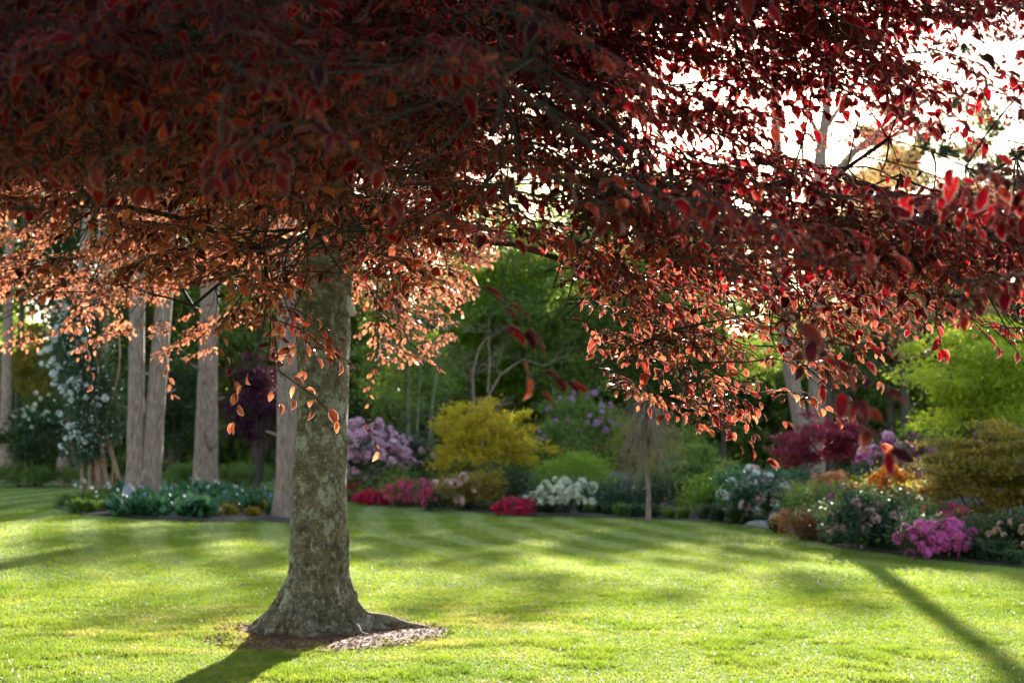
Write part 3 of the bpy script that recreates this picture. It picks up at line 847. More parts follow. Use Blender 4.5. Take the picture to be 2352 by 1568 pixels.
def grow(mb, p, d, L, r, lvl, maxl, spread=.6, up=.15, nch=3, tips=None, k=6, taper=.62):
    n = 7; t = np.linspace(0, 1, n)[:, None]
    bend = rng.normal(0, .10, 3) * L
    e = p + d * L + np.array([0, 0, up * L * .5])
    pts = p + (e - p) * t + bend * 4 * t * (1 - t)
    mb.tube(pts, np.linspace(r, r * taper, n), k)
    if lvl >= maxl:
        if tips is not None: tips.append(pts[-1]); tips.append(pts[n // 2])
        return
    for c in range(nch):
        q = pts[-1] if c == 0 else pts[random.randint(n // 2, n - 1)]
        nd = norm(norm(e - p) + rng.normal(0, spread, 3) + [0, 0, up])
        grow(mb, q, nd, L * random.uniform(.6, .82), r * taper * (1 if c == 0 else .7), lvl + 1, maxl, spread, up, nch, tips, max(3, k - 1), taper)

def trunk_pts(foot, top, rad0, rad1, flare=1.7, bend=.12, n=26, k=14, mb=None, seed=0):
    r = np.random.default_rng(seed)
    t = np.linspace(0, 1, n)[:, None]; foot = np.array(foot, float); top = np.array(top, float)
    ph = r.uniform(0, 6, 2)
    pts = foot + (top - foot) * t + np.concatenate([np.sin(t * 5 + ph[0]), np.sin(t * 4 + ph[1]), t * 0], 1) * bend * t
    hh = t[:, 0] * np.linalg.norm(top - foot)
    rad = (rad0 + (rad1 - rad0) * t[:, 0]) * (1 + (flare - 1) * np.exp(-hh / .45)) * (1 + r.normal(0, .02, n))
    pts[0, 2] -= .1
    v0 = mb.n; mb.tube(pts, rad, k)
    V = mb.v[-1].reshape(n, k, 3); ce = V.mean(1, keepdims=True)
    a = np.arange(k) / k * 6.283
    f = 1 + .07 * np.sin(a * 2 + ph[0])[None] * np.sin(np.arange(n) * .5)[:, None] + .05 * np.sin(a * 3 + ph[1])[None] + r.normal(0, .025, (n, k))
    f = f + (.22 * np.abs(np.sin(a * 2.5 + ph[1]))[None] - .1) * np.exp(-hh / .5)[:, None]
    mb.v[-1] = (ce + (V - ce) * f[..., None]).reshape(-1, 3)
    return pts

def crown_tree(name, label, g, h, cr, leafm, barkm, n=16000, leaf=.22, base=.25, group=None, tr=.18, ntr=1, cat='tree', seed=1, **kw):
    t = thing(name, label, cat, g, group)
    mb = MB(); trunk_pts((0, 0, 0), (rng.normal(0, .3), 0, h * .8), tr, tr * .35, mb=mb, seed=seed)
    for k in range(9):
        a = random.uniform(0, 6.28); z0 = h * random.uniform(base + .02, .7)
        L = cr * random.uniform(.5, .85)
        q = np.linspace(0, 1, 6)[:, None]
        e = np.array([math.cos(a) * L, math.sin(a) * L, z0 + L * .35])
        mb.tube(np.array([0, 0, z0]) * (1 - q) + e * q, np.linspace(tr * .35, .02, 6), 5)
    link('trunk', mb.mesh(name + '_trunk', M[barkm], True), t)
    kw.setdefault('nclump', 150); kw.setdefault('csize', .13 * cr)
    me, C, d = foliage(name + '_crown', M[leafm], cr, cr, h, leaf=leaf, n=n, base=h * base, seed=seed, **kw)
    link('crown', me, t)
    return t
def copy_tree(t, label, g, sc, rz, group=None):
    r = t.copy(); S.collection.objects.link(r); r.location = [float(x) for x in g]; r.scale = (sc, sc, sc); r.rotation_euler = (0, 0, rz)
    r['label'] = label
    if group: r['group'] = group
    for ch in t.children:
        c = ch.copy(); S.collection.objects.link(c); c.parent = r
    return r

# ------------------------------------------------------------------ LEFT: island bed and its tall trees
def tall_tree(name, label, px, py, wpx, top_px, barkm, extra=None, H=17, group='tall bare trunks beyond the lawn', crown=True, seed=3):
    g = G(px, py); s = g[1] / F
    t = thing(name, label, 'tree', g, group)
    mb = MB(); r0 = wpx * s / 2 * 1.12
    lean = (top_px - px) / max(1, (py - 650)) * H
    pts = trunk_pts((0, 0, 0), (lean, .3, H), r0, r0 * .55, 1.45, .10, 40, 16, mb, seed)
    if extra: extra(mb, r0, s, pts)
    for k in range(5):
        q = pts[random.randint(4, len(pts) // 2)]; a = random.uniform(2.6, 6.8)
        dd = np.array([math.cos(a), math.sin(a), .35])
        mb.tube(np.array([q, q + dd * (r0 + .08), q + dd * (r0 + random.uniform(.12, .3))]), [.05, .035, .02], 6)
    tips = []
    for k in range(7):
        q = pts[int(len(pts) * random.uniform(.72, .98))]
        a = random.uniform(0, 6.28)
        grow(mb, q, norm([math.cos(a), math.sin(a), .5]), 1.6, r0 * .3, 0, 1, tips=tips)
    link('trunk', mb.mesh(name + '_trunk', M[barkm], True), t)
    if crown:
        me, C, d = foliage(name + '_crown', M['mid_green'], 2.6, 2.6, 5.5, leaf=.22, n=4200, nclump=46, csize=.42, base=.2, seed=seed)
        c = link('crown', me, t, (lean, .3, H - 4.0))
    return t
tall_tree('tall_tree', 'tall straight trunk at the far left edge, greyish and in shade', 10, 1106, 24, 6, 'pine_bark', seed=1)
tall_tree('tall_tree', 'slim dark trunk just right of the far left trunk', 33, 1104, 14, 40, 'dark_bark', seed=2, crown=False)
tall_tree('tall_tree', 'slanting brown trunk with white climber flowers on its right side', 142, 1112, 24, 172, 'pine_bark', seed=4)
def vine_base(mb, r0, s, pts):
    for k in range(10):
        a = random.uniform(-2.9, 0.2); rr = random.uniform(.18, .48)
        q = np.linspace(0, 1, 9)[:, None]
        st = np.array([math.cos(a) * rr, math.sin(a) * rr * .6, -.03]); e = np.array([random.uniform(-.15, .15), -.3, random.uniform(1.1, 2.0)])
        bulge = np.array([math.cos(a) * random.uniform(.1, .4), -.1, random.uniform(-.2, .2)])
        mb.tube(st + (e - st) * q + bulge * 4 * q * (1 - q), np.linspace(.055, .035, 9), 6)
tall_tree('tall_tree', 'brown trunk wrapped at its foot by thick curling vine stems', 222, 1150, 32, 222, 'pine_bark', seed=5)
def twin(mb, r0, s, pts):
    g2 = (-58 * s)
    trunk_pts((-26 * s, -.1, 0), (-48 * s, .1, 16), r0 * .86, r0 * .55, 1.3, .08, 40, 16, mb, 9)
    for (a, b, c, d, rr) in ((-34 * s, 0, -22 * s, 1.5, .17), (-20 * s, 0, -28 * s, 1.4, .2), (-8 * s, 0, -12 * s, .9, .24), (-40 * s, 0, -38 * s, .9, .16)):
        q = np.linspace(0, 1, 8)[:, None]
        mb.tube(np.array([a, -.25, -.05]) * (1 - q) + np.array([c, -.12, d]) * q, np.linspace(rr, rr * .35, 8), 9)
tall_tree('twin_trunk_tree', 'pair of pale brown trunks joined in a V at the foot', 340, 1158, 40, 372, 'pine_bark', twin, seed=6)
def burr(mb, r0, s, pts):
    c = np.array([16 * s, -r0 * .62, 1.62])
    u = np.linspace(0, math.pi, 10); v = np.arange(14) / 14 * 6.283
    r = .16 * (1 + .2 * np.sin(v[None] * 3 + u[:, None] * 4))
    W = np.stack([c[0] + r * np.sin(u)[:, None] * np.cos(v), c[1] + .8 * r * np.sin(u)[:, None] * np.sin(v), c[2] + 2.1 * r * np.cos(u)[:, None] * np.ones(14)], -1)
    i = np.arange(9)[:, None] * 14; j = np.arange(14)[None]; j2 = (j + 1) % 14
    mb.add(W.reshape(-1, 3), quads=np.stack([i + j, i + j2, i + 14 + j2, i + 14 + j], -1).reshape(-1, 4))
tall_tree('tall_tree', 'pale trunk with a knobbly burr on its right side', 470, 1137, 45, 474, 'pine_bark', burr, seed=7)
tall_tree('tall_tree', 'brown trunk with flared foot just left of the big beech trunk', 655, 1192, 44, 652, 'pine_bark', seed=8)

# vine: climber with white flowers hung on the trunks
g = G(222, 1150); s = g[1] / F
t = thing('climbing_clematis', 'climber with white flowers covering trunks at left, thick twisted stems below', 'climber', g)
mb = MB()
vine_base(mb, .3, s, None)
for k in range(6):
    q = np.linspace(0, 1, 14)[:, None]; x0 = random.uniform(-.5, .5)
    mb.tube(np.concatenate([x0 + .2 * np.sin(q * 5 + k), -.4 + .1 * np.cos(q * 6 + k), 1.0 + q * 3.6], 1), np.linspace(.035, .015, 14), 5)
link('stems', mb.mesh('clematis_stems', M['vine_bark'], True), t)
r = np.random.default_rng(5)
n = 26000; q = r.random(n)
zc = 1.1 + q * 4.6; xc = -.25 + .25 * np.sin(q * 7) + r.normal(0, .31, n) * np.interp(q, [0, .2, .8, 1], [.7, 1.1, 1.1, .9])
o = np.stack([xc, -.15 + r.normal(0, .3, n), zc + r.normal(0, .1, n)], 1)
mb = MB(); add_cards(mb, o, norm(r.normal(0, 1, (n, 3)) + [0, 0, -.4]), norm(r.normal(0, .7, (n, 3)) + [0, -.6, .3]), .10 * r.uniform(.6, 1.3, n), r.random(n), .5)
link('foliage', mb.mesh('clematis_foliage', M['rhodo_green']), t)
fl = []
mb = MB()
for v in range(6):
    a = v / 6 * 6.283
clusters = r.random((34, 2))
for k in range(74):
    c = clusters[r.integers(0, 34)]
    zq = 1.0 + c[1] * 4.5 + r.normal(0, .16); q_ = (zq - 1.1) / 4.6
    x = -.42 + .25 * math.sin(q_ * 7) + (c[0] - .5) * 1.25 + r.normal(0, .12)
    b = link('blossom', random.choice(truss('white', .105)), t, (x, -.72 + r.normal(0, .1), zq))
    b.rotation_euler = (r.uniform(-1, 1), r.uniform(-1, 1), 0); sc = r.uniform(.7, 1.5); b.scale = (sc,) * 3

mb = MB(); nn = 380; q = r.random(nn); zz_ = 1.2 + q * 4.4
o = np.stack([-.25 + .25 * np.sin(q * 7) + r.normal(0, .36, nn), -.62 + r.normal(0, .1, nn), zz_], 1)
add_cards(mb, o, rand_dir(nn), norm(r.normal(0, .4, (nn, 3)) + [0, -1, .2]), .06 * r.uniform(.7, 1.3, nn), r.random(nn), .9)
kindof(link('small_flowers', mb.mesh('clematis_small_flowers', M['white']), t), 'stuff')

# grey stump at the foot of the twin tree
g = G(292, 1170); s = g[1] / F
mb = MB(); q = np.linspace(0, 1, 9)[:, None]
mb.tube(np.concatenate([.03 * np.sin(q * 4), q * .05, -.05 + q * .62], 1), np.array([.22, .19, .165, .155, .15, .145, .13, .10, .04]), 12)
o = link('tree_stump', mb.mesh('tree_stump', M['stump'], True), None, g); o['label'] = 'grey weathered stump at the foot of the V-shaped twin trunks'; o['category'] = 'stump'

# low plants of the island bed
def rosette_plant(name, mat, nl, L, h, seed, aspect=.5):
    r = np.random.default_rng(seed); mb = MB()
    a = r.uniform(0, 6.28, nl); e = r.uniform(.2, 1.2, nl)
    d = np.stack([np.cos(a) * np.cos(e), np.sin(a) * np.cos(e), np.sin(e)], 1)
    o = np.stack([r.normal(0, L * .5, nl), r.normal(0, L * .5, nl), r.uniform(0, h * .6, nl)], 1)
    add_cards(mb, o, d, norm(np.stack([-np.cos(a) * .4, -np.sin(a) * .4, np.ones(nl)], 1) + r.normal(0, .25, (nl, 3))), L * r.uniform(.6, 1.2, nl), r.random(nl), aspect)
    st = MB()
    for k in range(8):
        st.tube(np.array([[0, 0, -.02], [r.normal(0, .08), r.normal(0, .08), h * .4], [r.normal(0, .16), r.normal(0, .16), h * .8]]), [.008, .006, .004], 4)
    return mb.mesh(name, mat), st.mesh(name + '_stems', M['moss_bark'])
hosta = [rosette_plant('hosta_foliage', M['teal_green'], 150, .26, .42, k) for k in range(3)]
ferny = [rosette_plant('perennial_foliage', M['mid_green'], 330, .14, .36, 10 + k, .3) for k in range(2)]
goldp = [rosette_plant('grassy_foliage', M['olive_leaf'], 380, .17, .34, 20 + k, .2) for k in range(2)]
spots = []
r = np.random.default_rng(21)
tries = 0
while len(spots) < 46 and tries < 4000:
    tries += 1
    px = r.uniform(135, 650); py = r.uniform(1146, 1193)
    q = G(px, py)
    if not poly_in(np.array([q[0]]), np.array([q[1]]), isl_poly)[0]: continue
    if any(abs(px - a) < 26 and abs(py - b) < 9 for a, b, _ in spots): continue
    spots.append((px, py, q))
for (px, py, q) in spots:
    if px < 270:
        ml, sm = ferny[int(px) % 2]; kind = ('bedding_plant', 'low leafy plant with tiny pale flowers at the left end of the island bed', 'fern-like plants in the island bed', 'white')
    elif py > 1180 and 470 < px < 625:
        ml, sm = goldp[int(px) % 2]; kind = ('grass_clump', 'yellowish brown grassy clump on the front edge of the island bed', 'grassy clumps in the island bed', None)
    else:
        ml, sm = hosta[int(px) % 3]; kind = ('hosta_plant', 'broad bluish green leafy clump between the trunks of the island bed', 'hostas in the island bed', 'lilac_blue' if int(py) % 2 else 'white')
    t = thing(kind[0], kind[1], 'plant', q, kind[2], r.uniform(0, 6.28), r.uniform(.8, 1.25))
    link('foliage', ml, t); link('stems', sm, t)
    if kind[3]:
        for k in range(2 if kind[3] != 'white' else 3):
            if k == 1 and random.random() < .6: continue
        b = link('blossom', random.choice(truss(kind[3], .052)), t, (r.normal(0, .15), r.normal(0, .15), r.uniform(.38, .52)))

# low hedge and dark shrubs behind the left lawn
shrub('low_hedge', 'low dark green hedge at the left edge behind the lawn', 'hedge', 60, 1118, None, 260, 44, 'mid_green', .09, 7000, depth=1.0, nclump=120, csize=.16, shell=.3)
shrub('evergreen_shrub', 'dark rounded shrub with pale yellow flowers behind the left trunks', 'shrub', 90, 1098, 48, 160, 210, 'dark_green', .14, 7000, 'cream', 22, .11, btop=.9)
shrub('evergreen_shrub', 'low bright green shrub between the twin trunks and the burred trunk', 'shrub', 425, 1120, None, 90, 50, 'mid_green', .1, 3000)
shrub('evergreen_shrub', 'low green shrub right of the burred trunk', 'shrub', 560, 1118, None, 110, 48, 'mid_green', .1, 3000)
shrub('purple_maple', 'dark purple-leaved maple between two left trunks', 'tree', 590, 1112, 46, 130, 300, 'purple_leaf', .12, 8000, base=.6)
shrub('olive_shrub', 'yellowish green bush lit behind the left trunks', 'shrub', 75, 1090, 56, 90, 330, 'olive_leaf', .14, 5000, base=2)
shrub('evergreen_shrub', 'tall dark bush behind the gap left of the beech trunk', 'shrub', 400, 1098, 50, 170, 280, 'dark_green', .15, 8000)

# ------------------------------------------------------------------ BACK BED: flowering shrubs
shrub('pink_rhododendron', 'rhododendron with large pale pink blooms right of the beech trunk', 'shrub', 845, 1135, 42, 175, 170, 'rhodo_green', .12, 5500, 'pink', 90, .27, btop=.0)
shrub('lilac_rhododendron', 'grey-leaved rhododendron with small pink blooms left of the yellow maple', 'shrub', 955, 1130, 43, 120, 150, 'grey_green', .11, 5000, 'pink', 22, .16, btop=.6)
shrub('yellow_maple', 'golden yellow Japanese maple with layered foliage', 'tree', 1118, 1150, 40, 245, 222, 'yellow_leaf', .10, 19000, base=.2, nclump=130, csize=.16, flat=.75, up=.9, lumpy=.17, shell=.35)
shrub('violet_rhododendron', 'tall rhododendron dotted with violet blooms right of the yellow maple', 'shrub', 1335, 1110, 46, 210, 215, 'mid_green', .13, 8000, 'mauve', 30, .15, btop=.7)
shrub('clipped_shrub', 'rounded pale green shrub behind the white azalea', 'shrub', 1320, 1145, 38, 185, 118, 'fresh_green', .07, 9000, nclump=110, csize=.16, lumpy=.07)
shrub('white_azalea', 'low azalea covered with creamy white flower heads', 'shrub', 1292, 1182, None, 150, 80, 'rhodo_green', .07, 1600, 'cream', 62, .17, btop=.15)
shrub('crimson_azalea', 'low bright crimson azalea at the lawn edge beside the white one', 'shrub', 1183, 1184, None, 92, 36, 'rhodo_green', .05, 900, 'crimson', 96, .11, depth=.45, btop=-.1)
shrub('crimson_azalea', 'crimson azalea at the lawn edge nearest the beech trunk', 'shrub', 858, 1160, None, 76, 30, 'rhodo_green', .05, 900, 'crimson', 60, .12, btop=-.1, depth=.45)
shrub('crimson_azalea', 'dark red azalea half hidden behind the beech trunk', 'shrub', 812, 1156, 41, 46, 46, 'maroon_leaf', .05, 900, 'crimson', 22, .11, btop=-.1, depth=.4)
shrub('rose_azalea', 'rose pink azalea below the grey-leaved rhododendron', 'shrub', 935, 1164, None, 110, 60, 'olive_leaf', .06, 2200, 'rose', 72, .12, btop=-.2, depth=.6)
shrub('rose_azalea', 'small deep pink azalea left of the bronze foliage', 'shrub', 985, 1160, 37, 50, 62, 'rhodo_green', .06, 1200, 'rose', 34, .12, depth=.5)
shrub('pale_rhododendron', 'loose shrub with a few pale pink blooms and reddish young leaves', 'shrub', 1058, 1172, None, 120, 78, 'olive_leaf', .08, 3200, 'pale_pink', 13, .19, btop=.2)
shrub('bronze_shrub', 'upright olive shrub just left of the bright crimson azalea', 'shrub', 1110, 1172, 36.5, 80, 90, 'olive_leaf', .08, 2600)
shrub('evergreen_shrub', 'dark green bush under the yellow maple', 'shrub', 1150, 1158, 38, 190, 85, 'dark_green', .10, 5000)
shrub('evergreen_shrub', 'dark green bush below the grey-leaved rhododendron', 'shrub', 900, 1150, 41, 190, 75, 'mid_green', .09, 4500)
shrub('evergreen_shrub', 'low dark hedge-like bush behind the weeping tree trunk', 'shrub', 1440, 1178, 36, 170, 60, 'rhodo_green', .09, 4500, 'peach', 3, .14)
shrub('evergreen_shrub', 'full green bush right of the weeping tree', 'shrub', 1575, 1175, 36.5, 165, 150, 'mid_green', .10, 8000)
shrub('evergreen_shrub', 'yellow-green low bush left of the pink and white rhododendron', 'shrub', 1640, 1188, 34, 110, 88, 'fresh_green', .09, 3600)
shrub('evergreen_shrub', 'tall green bush behind the weeping tree', 'shrub', 1545, 1120, 43, 150, 150, 'mid_green', .11, 6000)
shrub('pink_rhododendron', 'rhododendron with salmon pink and white blooms right of centre', 'shrub', 1740, 1208, 31, 150, 115, 'teal_green', .10, 6000, 'pale_pink', 60, .17, mixb='white', btop=.0)
shrub('pink_rhododendron', 'dark leaved rhododendron with few pink blooms behind the salmon one', 'shrub', 1800, 1195, 33, 130, 100, 'teal_green', .10, 4500, 'pale_pink', 8, .16)
shrub('mixed_shrub', 'fine leaved greenish shrub with small pink flowers in the right bed', 'shrub', 1905, 1220, 29, 180, 95, 'mid_green', .07, 6500, 'magenta', 14, .12, btop=.6)
shrub('maroon_maple', 'maroon Japanese maple in front of the pale leaning trunk', 'tree', 1885, 1190, 34, 185, 215, 'maroon_leaf', .09, 9000, base=.9, flat=.45, up=1.3, nclump=55, csize=.2)
shrub('orange_azalea', 'pale orange azalea below the maroon maple', 'shrub', 1915, 1180, 31, 125, 110, 'bronze_leaf', .07, 3500, 'apricot', 80, .16, btop=.2)
shrub('orange_azalea', 'bright orange azalea left of the olive maple', 'shrub', 2046, 1205, 26.6, 180, 142, 'olive_leaf', .07, 4200, 'orange', 98, .16, btop=-.1)
shrub('mauve_rhododendron', 'tall rhododendron with clustered mauve-pink blooms at right', 'shrub', 2062, 1150, 31, 180, 185, 'rhodo_green', .12, 6000, 'magenta', 64, .22, mixb='pink', btop=.3)
shrub('barberry_shrub', 'low reddish brown shrub at the bed edge', 'shrub', 1860, 1240, None, 120, 62, 'bronze_leaf', .05, 4500)
shrub('pink_rhododendron', 'dark green rhododendron with few pink blooms at the right lawn edge', 'shrub', 1995, 1262, None, 190, 112, 'rhodo_green', .10, 6000, 'pale_pink', 18, .14, btop=.4)
shrub('magenta_azalea', 'bright magenta azalea at the right lawn edge', 'shrub', 2155, 1283, None, 165, 80, 'rhodo_green', .05, 2400, 'magenta', 96, .12, btop=-.1, depth=.45)
shrub('rose_azalea', 'deep pink azalea under the olive maple at right', 'shrub', 2150, 1235, 23.8, 170, 90, 'dark_green', .06, 3200, 'rose', 44, .10, btop=.1)
shrub('peach_azalea', 'dark leaved shrub with peach flowers at the right edge', 'shrub', 2335, 1296, 21, 130, 100, 'dark_green', .07, 3800, 'peach', 22, .09, btop=.2)
shrub('olive_maple', 'bronze-green Japanese maple with spreading layers at right', 'tree', 2285, 1245, 24.5, 310, 255, 'olive_leaf', .075, 28000, base=.12, flat=.22, up=2.2, nclump=105, csize=.19, lumpy=.24, shell=.3)
shrub('green_maple', 'bright lime green maple tree at the right edge', 'tree', 2270, 1200, 29, 330, 470, 'lime_green', .10, 22000, base=1.3, flat=.6, up=1.0, nclump=95, csize=.25, shell=.3)
shrub('lime_shrub', 'yellow-green bush left of the lime green maple', 'shrub', 2125, 1120, 38, 110, 190, 'lime_green', .11, 5000, base=.4)
shrub('evergreen_shrub', 'dark low ground shrub beneath the magenta azalea and maples', 'shrub', 2250, 1288, 21.8, 330, 70, 'dark_green', .08, 6000, depth=.8)

# low plants filling the front of the bed
r = np.random.default_rng(64)
lowkinds = [('ground_plant', rosette_plant('ground_foliage', M['dark_green'], 320, .12, .30, 70, .4), 'low dark leafy plant filling a gap along the front of the flower bed', 'dark low plants in the flower bed'),
            ('ground_plant', rosette_plant('ground_foliage', M['rhodo_green'], 300, .13, .34, 71, .45), 'low bluish green plant filling a gap along the front of the flower bed', 'bluish low plants in the flower bed'),
            ('ground_plant', rosette_plant('ground_foliage', M['mid_green'], 320, .12, .30, 72, .35), 'low fresh green plant filling a gap along the front of the flower bed', 'green low plants in the flower bed')]
fx = [p[0] for p in edge_px]; fy = [p[1] for p in edge_px]
for k in range(64):
    px = 800 + (2400 - 800) * (k + r.random()) / 64
    q = G(px, float(np.interp(px, fx, fy)) - 1)
    q[1] += r.uniform(.5, 1.3); q[0] += r.normal(0, .15); q[2] = float(gz(q[0], q[1]))
    nm, (ml, sm), lab, grp = lowkinds[r.integers(0, 3)]
    t = thing(nm, lab, 'plant', q, grp, r.uniform(0, 6.28), r.uniform(.8, 1.3))
    link('foliage', ml, t); link('stems', sm, t)

# weeping tree with bare trailing twigs
g = G(1489, 1196); s = g[1] / F
t = thing('weeping_tree', 'small bare weeping tree with thin straight stem at the lawn edge', 'tree', g)
mb = MB(); trunk_pts((0, 0, 0), (0.02, 0, 2.25), .048, .03, 1.7, .11, 20, 10, mb, 2)
link('trunk', mb.mesh('weeping_trunk', M['pine_bark'], True), t)
mb = MB()
for k in range(190):
    a = random.uniform(0, 6.283); L = random.uniform(.12, 1.0) ** .8; z0 = random.uniform(1.75, 2.75)
    q = np.linspace(0, 1, 10)
    wig = np.cumsum(rng.normal(0, .022, (10, 3)), 0)
    drop = random.uniform(.3, 1.5)
    x = np.cos(a) * L * q; y = np.sin(a) * L * q
    z = z0 + .12 * np.sin(q * 3.0) - drop * q ** 1.5
    pp = np.stack([x, y, z], 1) + wig; pp[0] = (0, 0, min(z0, 2.35) - .1)
    mb.tube(pp, np.linspace(.009, .003, 10), 4)
link('branches', mb.mesh('weeping_branches', M['pine_bark']), t)
me, C, d = foliage('weeping_foliage', M['olive_leaf'], .95, .95, 2.3, leaf=.035, n=2600, nclump=90, csize=.12, base=.9, seed=77)
link('foliage', me, t)

# rocks edging the bed
for k, (px, py, sc, lab) in enumerate(((1742, 1211, .20, 'small pale rock at the left end of the row of edging rocks'), (1768, 1213, .17, 'small pale rock second from left in the edging row'),
        (1796, 1217, .24, 'largest pale rock in the middle of the edging row'), (1820, 1222, .16, 'small pale rock second from right in the edging row'), (1842, 1226, .20, 'pale rock at the right end of the edging row beside the reddish shrub'))):
    g = G(px, py); r = np.random.default_rng(k + 50)
    u = np.linspace(0.01, math.pi - .01, 9); v = np.arange(12) / 12 * 6.283
    f = 1 + .22 * np.sin(v[None] * 2 + k) * np.sin(u[:, None] * 2) + r.normal(0, .07, (9, 12))
    W = np.stack([sc * 1.3 * f * np.sin(u)[:, None] * np.cos(v), sc * .8 * f * np.sin(u)[:, None] * np.sin(v), sc * .5 * f * np.cos(u)[:, None] + sc * .2], -1)
    mb = MB(); i = np.arange(8)[:, None] * 12; j = np.arange(12)[None]; j2 = (j + 1) % 12
    mb.add(W.reshape(-1, 3), quads=np.stack([i + j, i + 12 + j, i + 12 + j2, i + j2], -1).reshape(-1, 4))
    o = link('edging_rock', mb.mesh('edging_rock', M['rock']), None, g); o['label'] = lab; o['category'] = 'rock'; o['group'] = 'rocks edging the bed'

# pale leaning tree, right
g = GD(1868, 38); s = 38 / F
t = thing('leaning_tree', 'tall pale grey tree trunk leaning left behind the maroon maple', 'tree', g)
mb = MB(); q = np.linspace(0, 1, 30)[:, None]
keys = [(1868, 1120, .48), (1850, 1040, .36), (1835, 950, .32), (1815, 850, .29), (1805, 760, .27), (1800, 650, .26), (1795, 500, .24), (1785, 350, .21), (1780, 200, .17), (1770, 0, .13), (1760, -200, .08)]
pts = np.array([P(a, b, 38) for a, b, _ in keys]) - g; pts[0, 2] = -.1
mb.tube(pts, [c * .64 for *_, c in keys], 14)
for k in range(6):
    grow(mb, pts[random.randint(6, 10)], norm([random.uniform(-1, 1), random.uniform(-.5, .5), .7]), 1.8, .07, 0, 2, tips=None)
link('trunk', mb.mesh('leaning_trunk', M['pine_bark'], True), t)

# bare branched tree against the sky
g = GD(1875, 48)
t = thing('bare_tree', 'tree with bare forking branches against the sky at upper right', 'tree', g)
mb = MB()
def limb(keys, D=48):
    pp = np.array([P(a, b, D) for a, b, _ in keys]) - g
    mb.tube(pp, [c for *_, c in keys], 9); return pp
limb([(1875, 1100, .30), (1878, 700, .27), (1880, 480, .25), (1885, 350, .20), (1898, 260, .16), (1905, 170, .12), (1890, 60, .07)])
a1 = limb([(1905, 420, .2), (1960, 350, .13), (2030, 300, .11), (2120, 235, .07), (2200, 160, .03)])
a2 = limb([(1990, 335, .09), (2080, 300, .07), (2180, 270, .03), (2280, 262, .02)])
a3 = limb([(1890, 330, .1), (1850, 250, .07), (1800, 130, .04), (1790, 60, .02)])
a4 = limb([(1900, 290, .09), (1950, 215, .06), (2010, 100, .03), (2040, 20, .02)])
for a in (a1, a2, a3, a4):
    for k in range(16):
        q = a[random.randint(1, len(a) - 1)] * random.uniform(.97, 1.0)
        grow(mb, a[random.randint(1, len(a) - 1)], norm([random.uniform(-1, 1), random.uniform(-1, 1), random.uniform(-.1, .9)]), .8, .022, 0, 2, tips=None, k=4)
link('trunk', mb.mesh('bare_tree_trunk', M['pine_bark'], True), t)

# golden budding tree and conifers against the sky
def sky_tree(name, label, px, D, top, wpx, leafm, n, leaf, base=.35, **kw):
    g = GD(px, D); h = P(px, top, D)[2] - g[2]
    return crown_tree(name, label, g, h, wpx / 2 * D / F, leafm, 'dark_bark', n, leaf, base, seed=int(px), **kw)
sky_tree('budding_tree', 'tan and golden budding tree below the bare branches', 2080, 50, 300, 400, 'gold_bud', 22000, .15, .2, nclump=130, csize=.42, shell=.2)
sky_tree('budding_tree', 'smaller golden budding tree left of the bare trunk', 1900, 52, 380, 230, 'gold_bud', 6000, .15, .2, nclump=90, csize=.4, shell=.2)
sky_tree('dark_conifer', 'dark conifer against the sky near the right edge', 2240, 58, 300, 230, 'dark_green', 26000, .26, .05, shell=.25)
sky_tree('dark_conifer', 'dark conifer just behind the golden budding tree', 2050, 60, 275, 200, 'dark_green', 26000, .26, .05, shell=.25)
sky_tree('dark_conifer', 'dark conifer cut by the right edge of the view', 2380, 62, 410, 260, 'dark_green', 24000, .24, .1)

# woodland behind the bed
W = [ # name,label,px,D,top,width,leaf,n
 ('woodland_tree', 'dark leafy tree behind the two far left trunks', -60, 62, 120, 420, 'mid_green'),
 ('woodland_tree', 'dark tree behind the white-flowered climber', 190, 60, 150, 420, 'dark_green'),
 ('woodland_tree', 'dark green tree behind the V-shaped twin trunks', 400, 66, 200, 380, 'mid_green'),
 ('woodland_tree', 'dark tree behind the gap left of the beech trunk', 590, 60, 260, 380, 'mid_green'),
 ('woodland_tree', 'dark tree hidden mostly by the beech trunk', 780, 64, 420, 360, 'dark_green'),
 ('woodland_tree', 'mid green tree right of the beech trunk above the pink rhododendron', 930, 58, 590, 330, 'mid_green'),
 ('woodland_tree', 'tree with sunlit fresh green top in the centre gap', 1130, 64, 470, 330, 'fresh_green'),
 ('woodland_tree', 'dark evergreen behind the violet rhododendron', 1300, 60, 430, 300, 'mid_green'),
 ('woodland_tree', 'dark tree behind the weeping tree', 1470, 62, 430, 340, 'mid_green'),
 ('woodland_tree', 'dark evergreen left of the pale leaning trunk', 1660, 60, 450, 340, 'mid_green'),
 ('woodland_tree', 'olive green tree right of the pale leaning trunk', 1960, 64, 500, 300, 'mid_green'),
 ('woodland_tree', 'dark evergreen behind the mauve rhododendron', 2080, 60, 520, 330, 'mid_green'),
 ('woodland_tree', 'green tree behind the lime green maple', 2260, 66, 500, 360, 'mid_green'),
 ('woodland_tree', 'dark tree beyond the right edge of the view', 2480, 58, 480, 360, 'dark_green'),
]
protos = {}
for k, (nm, lab, px, D, top, wd, lf) in enumerate(W):
    g = GD(px, D); h = P(px, top, D)[2] - g[2]; cr = wd / 2 * D / F
    key = lf
    if key not in protos:
        t = crown_tree(nm, lab, g, h, cr, lf, 'dark_bark', 26000, .28, .02, 'woodland trees behind the garden', .2, seed=200 + k, nclump=210, shell=.35, csize=.5)
        protos[key] = (t, h)
    else:
        t0, h0 = protos[key]
        copy_tree(t0, lab, g, h / h0, random.uniform(0, 6.28), 'woodland trees behind the garden')
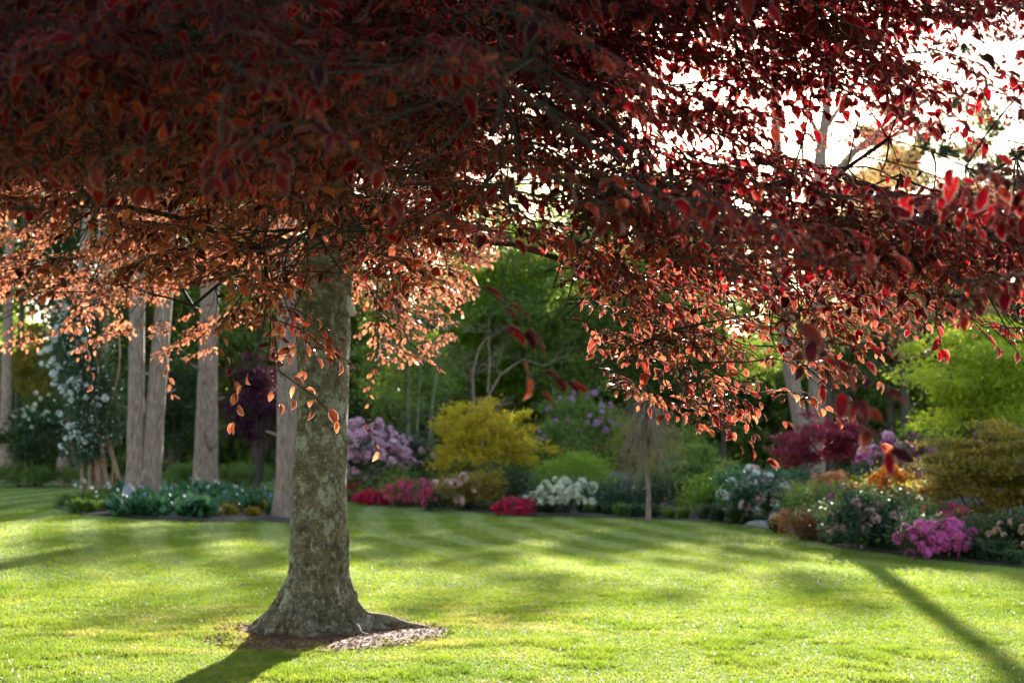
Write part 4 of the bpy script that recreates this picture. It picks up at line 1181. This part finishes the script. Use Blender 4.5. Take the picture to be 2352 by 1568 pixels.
# far wood behind them all, one mass
mb = MB(); n = 90000; r = np.random.default_rng(99)
x = r.uniform(-45, 45, n); q = r.random(n)
top = 9.5 + 2.2 * np.sin(x * .35) + 1.2 * np.sin(x * .9 + 1)
o = np.stack([x, 72 + r.normal(0, 1.6, n), q ** 1.15 * top], 1)
add_cards(mb, o, rand_dir(n), norm(r.normal(0, .5, (n, 3)) + [0, -.9, .4]), .8 * r.uniform(.6, 1.3, n), r.random(n), .6)
kindof(link('distant_wood', mb.mesh('distant_wood', M['mid_green'])), 'stuff')

# thin mossy stems and bare pale shrub tree in the centre gap
def saplings(label, px, D, stems, barkm, name='sapling_tree', twig=8):
    g = GD(px, D); t = thing(name, label, 'tree', g); mb = MB()
    for keys in stems:
        pp = np.array([P(a, b, D) for a, b, _ in keys]) - g
        mb.tube(pp, [c * .7 for *_, c in keys], 7)
        for k in range(twig):
            grow(mb, pp[random.randint(1, len(pp) - 1)], norm([random.uniform(-1, 1), random.uniform(-.6, .6), random.uniform(-.2, .7)]), .6, .014, 0, 2, k=4)
    link('trunk', mb.mesh(name + '_trunk', M[barkm], True), t)
    return t, g
t, g = saplings('mossy thin-stemmed sapling group above the pink rhododendrons', 950, 46, [[(940, 1080, .07), (938, 960, .06), (942, 840, .05), (935, 720, .03)], [(955, 1080, .06), (960, 950, .05), (968, 800, .04), (980, 700, .02)],
          [(985, 1080, .09), (990, 960, .08), (1005, 840, .06), (1030, 740, .04)]], 'moss_bark', twig=14)
me, C, d = foliage('sapling_foliage', M['mid_green'], 1.5, 1.0, 5.2, leaf=.11, n=2600, nclump=60, csize=.3, base=1.5, seed=31); link('foliage', me, t)
t, g = saplings('bare pale-branched small tree behind the yellow maple', 1100, 47, [[(1095, 1080, .09), (1088, 930, .07), (1085, 860, .06), (1100, 800, .04), (1130, 760, .02)], [(1105, 1080, .08), (1110, 930, .06), (1150, 860, .05), (1200, 825, .03), (1250, 840, .02)],
          [(1120, 900, .05), (1125, 840, .035), (1122, 770, .02)]], 'pine_bark', twig=9)
print('objects', len(bpy.data.objects))
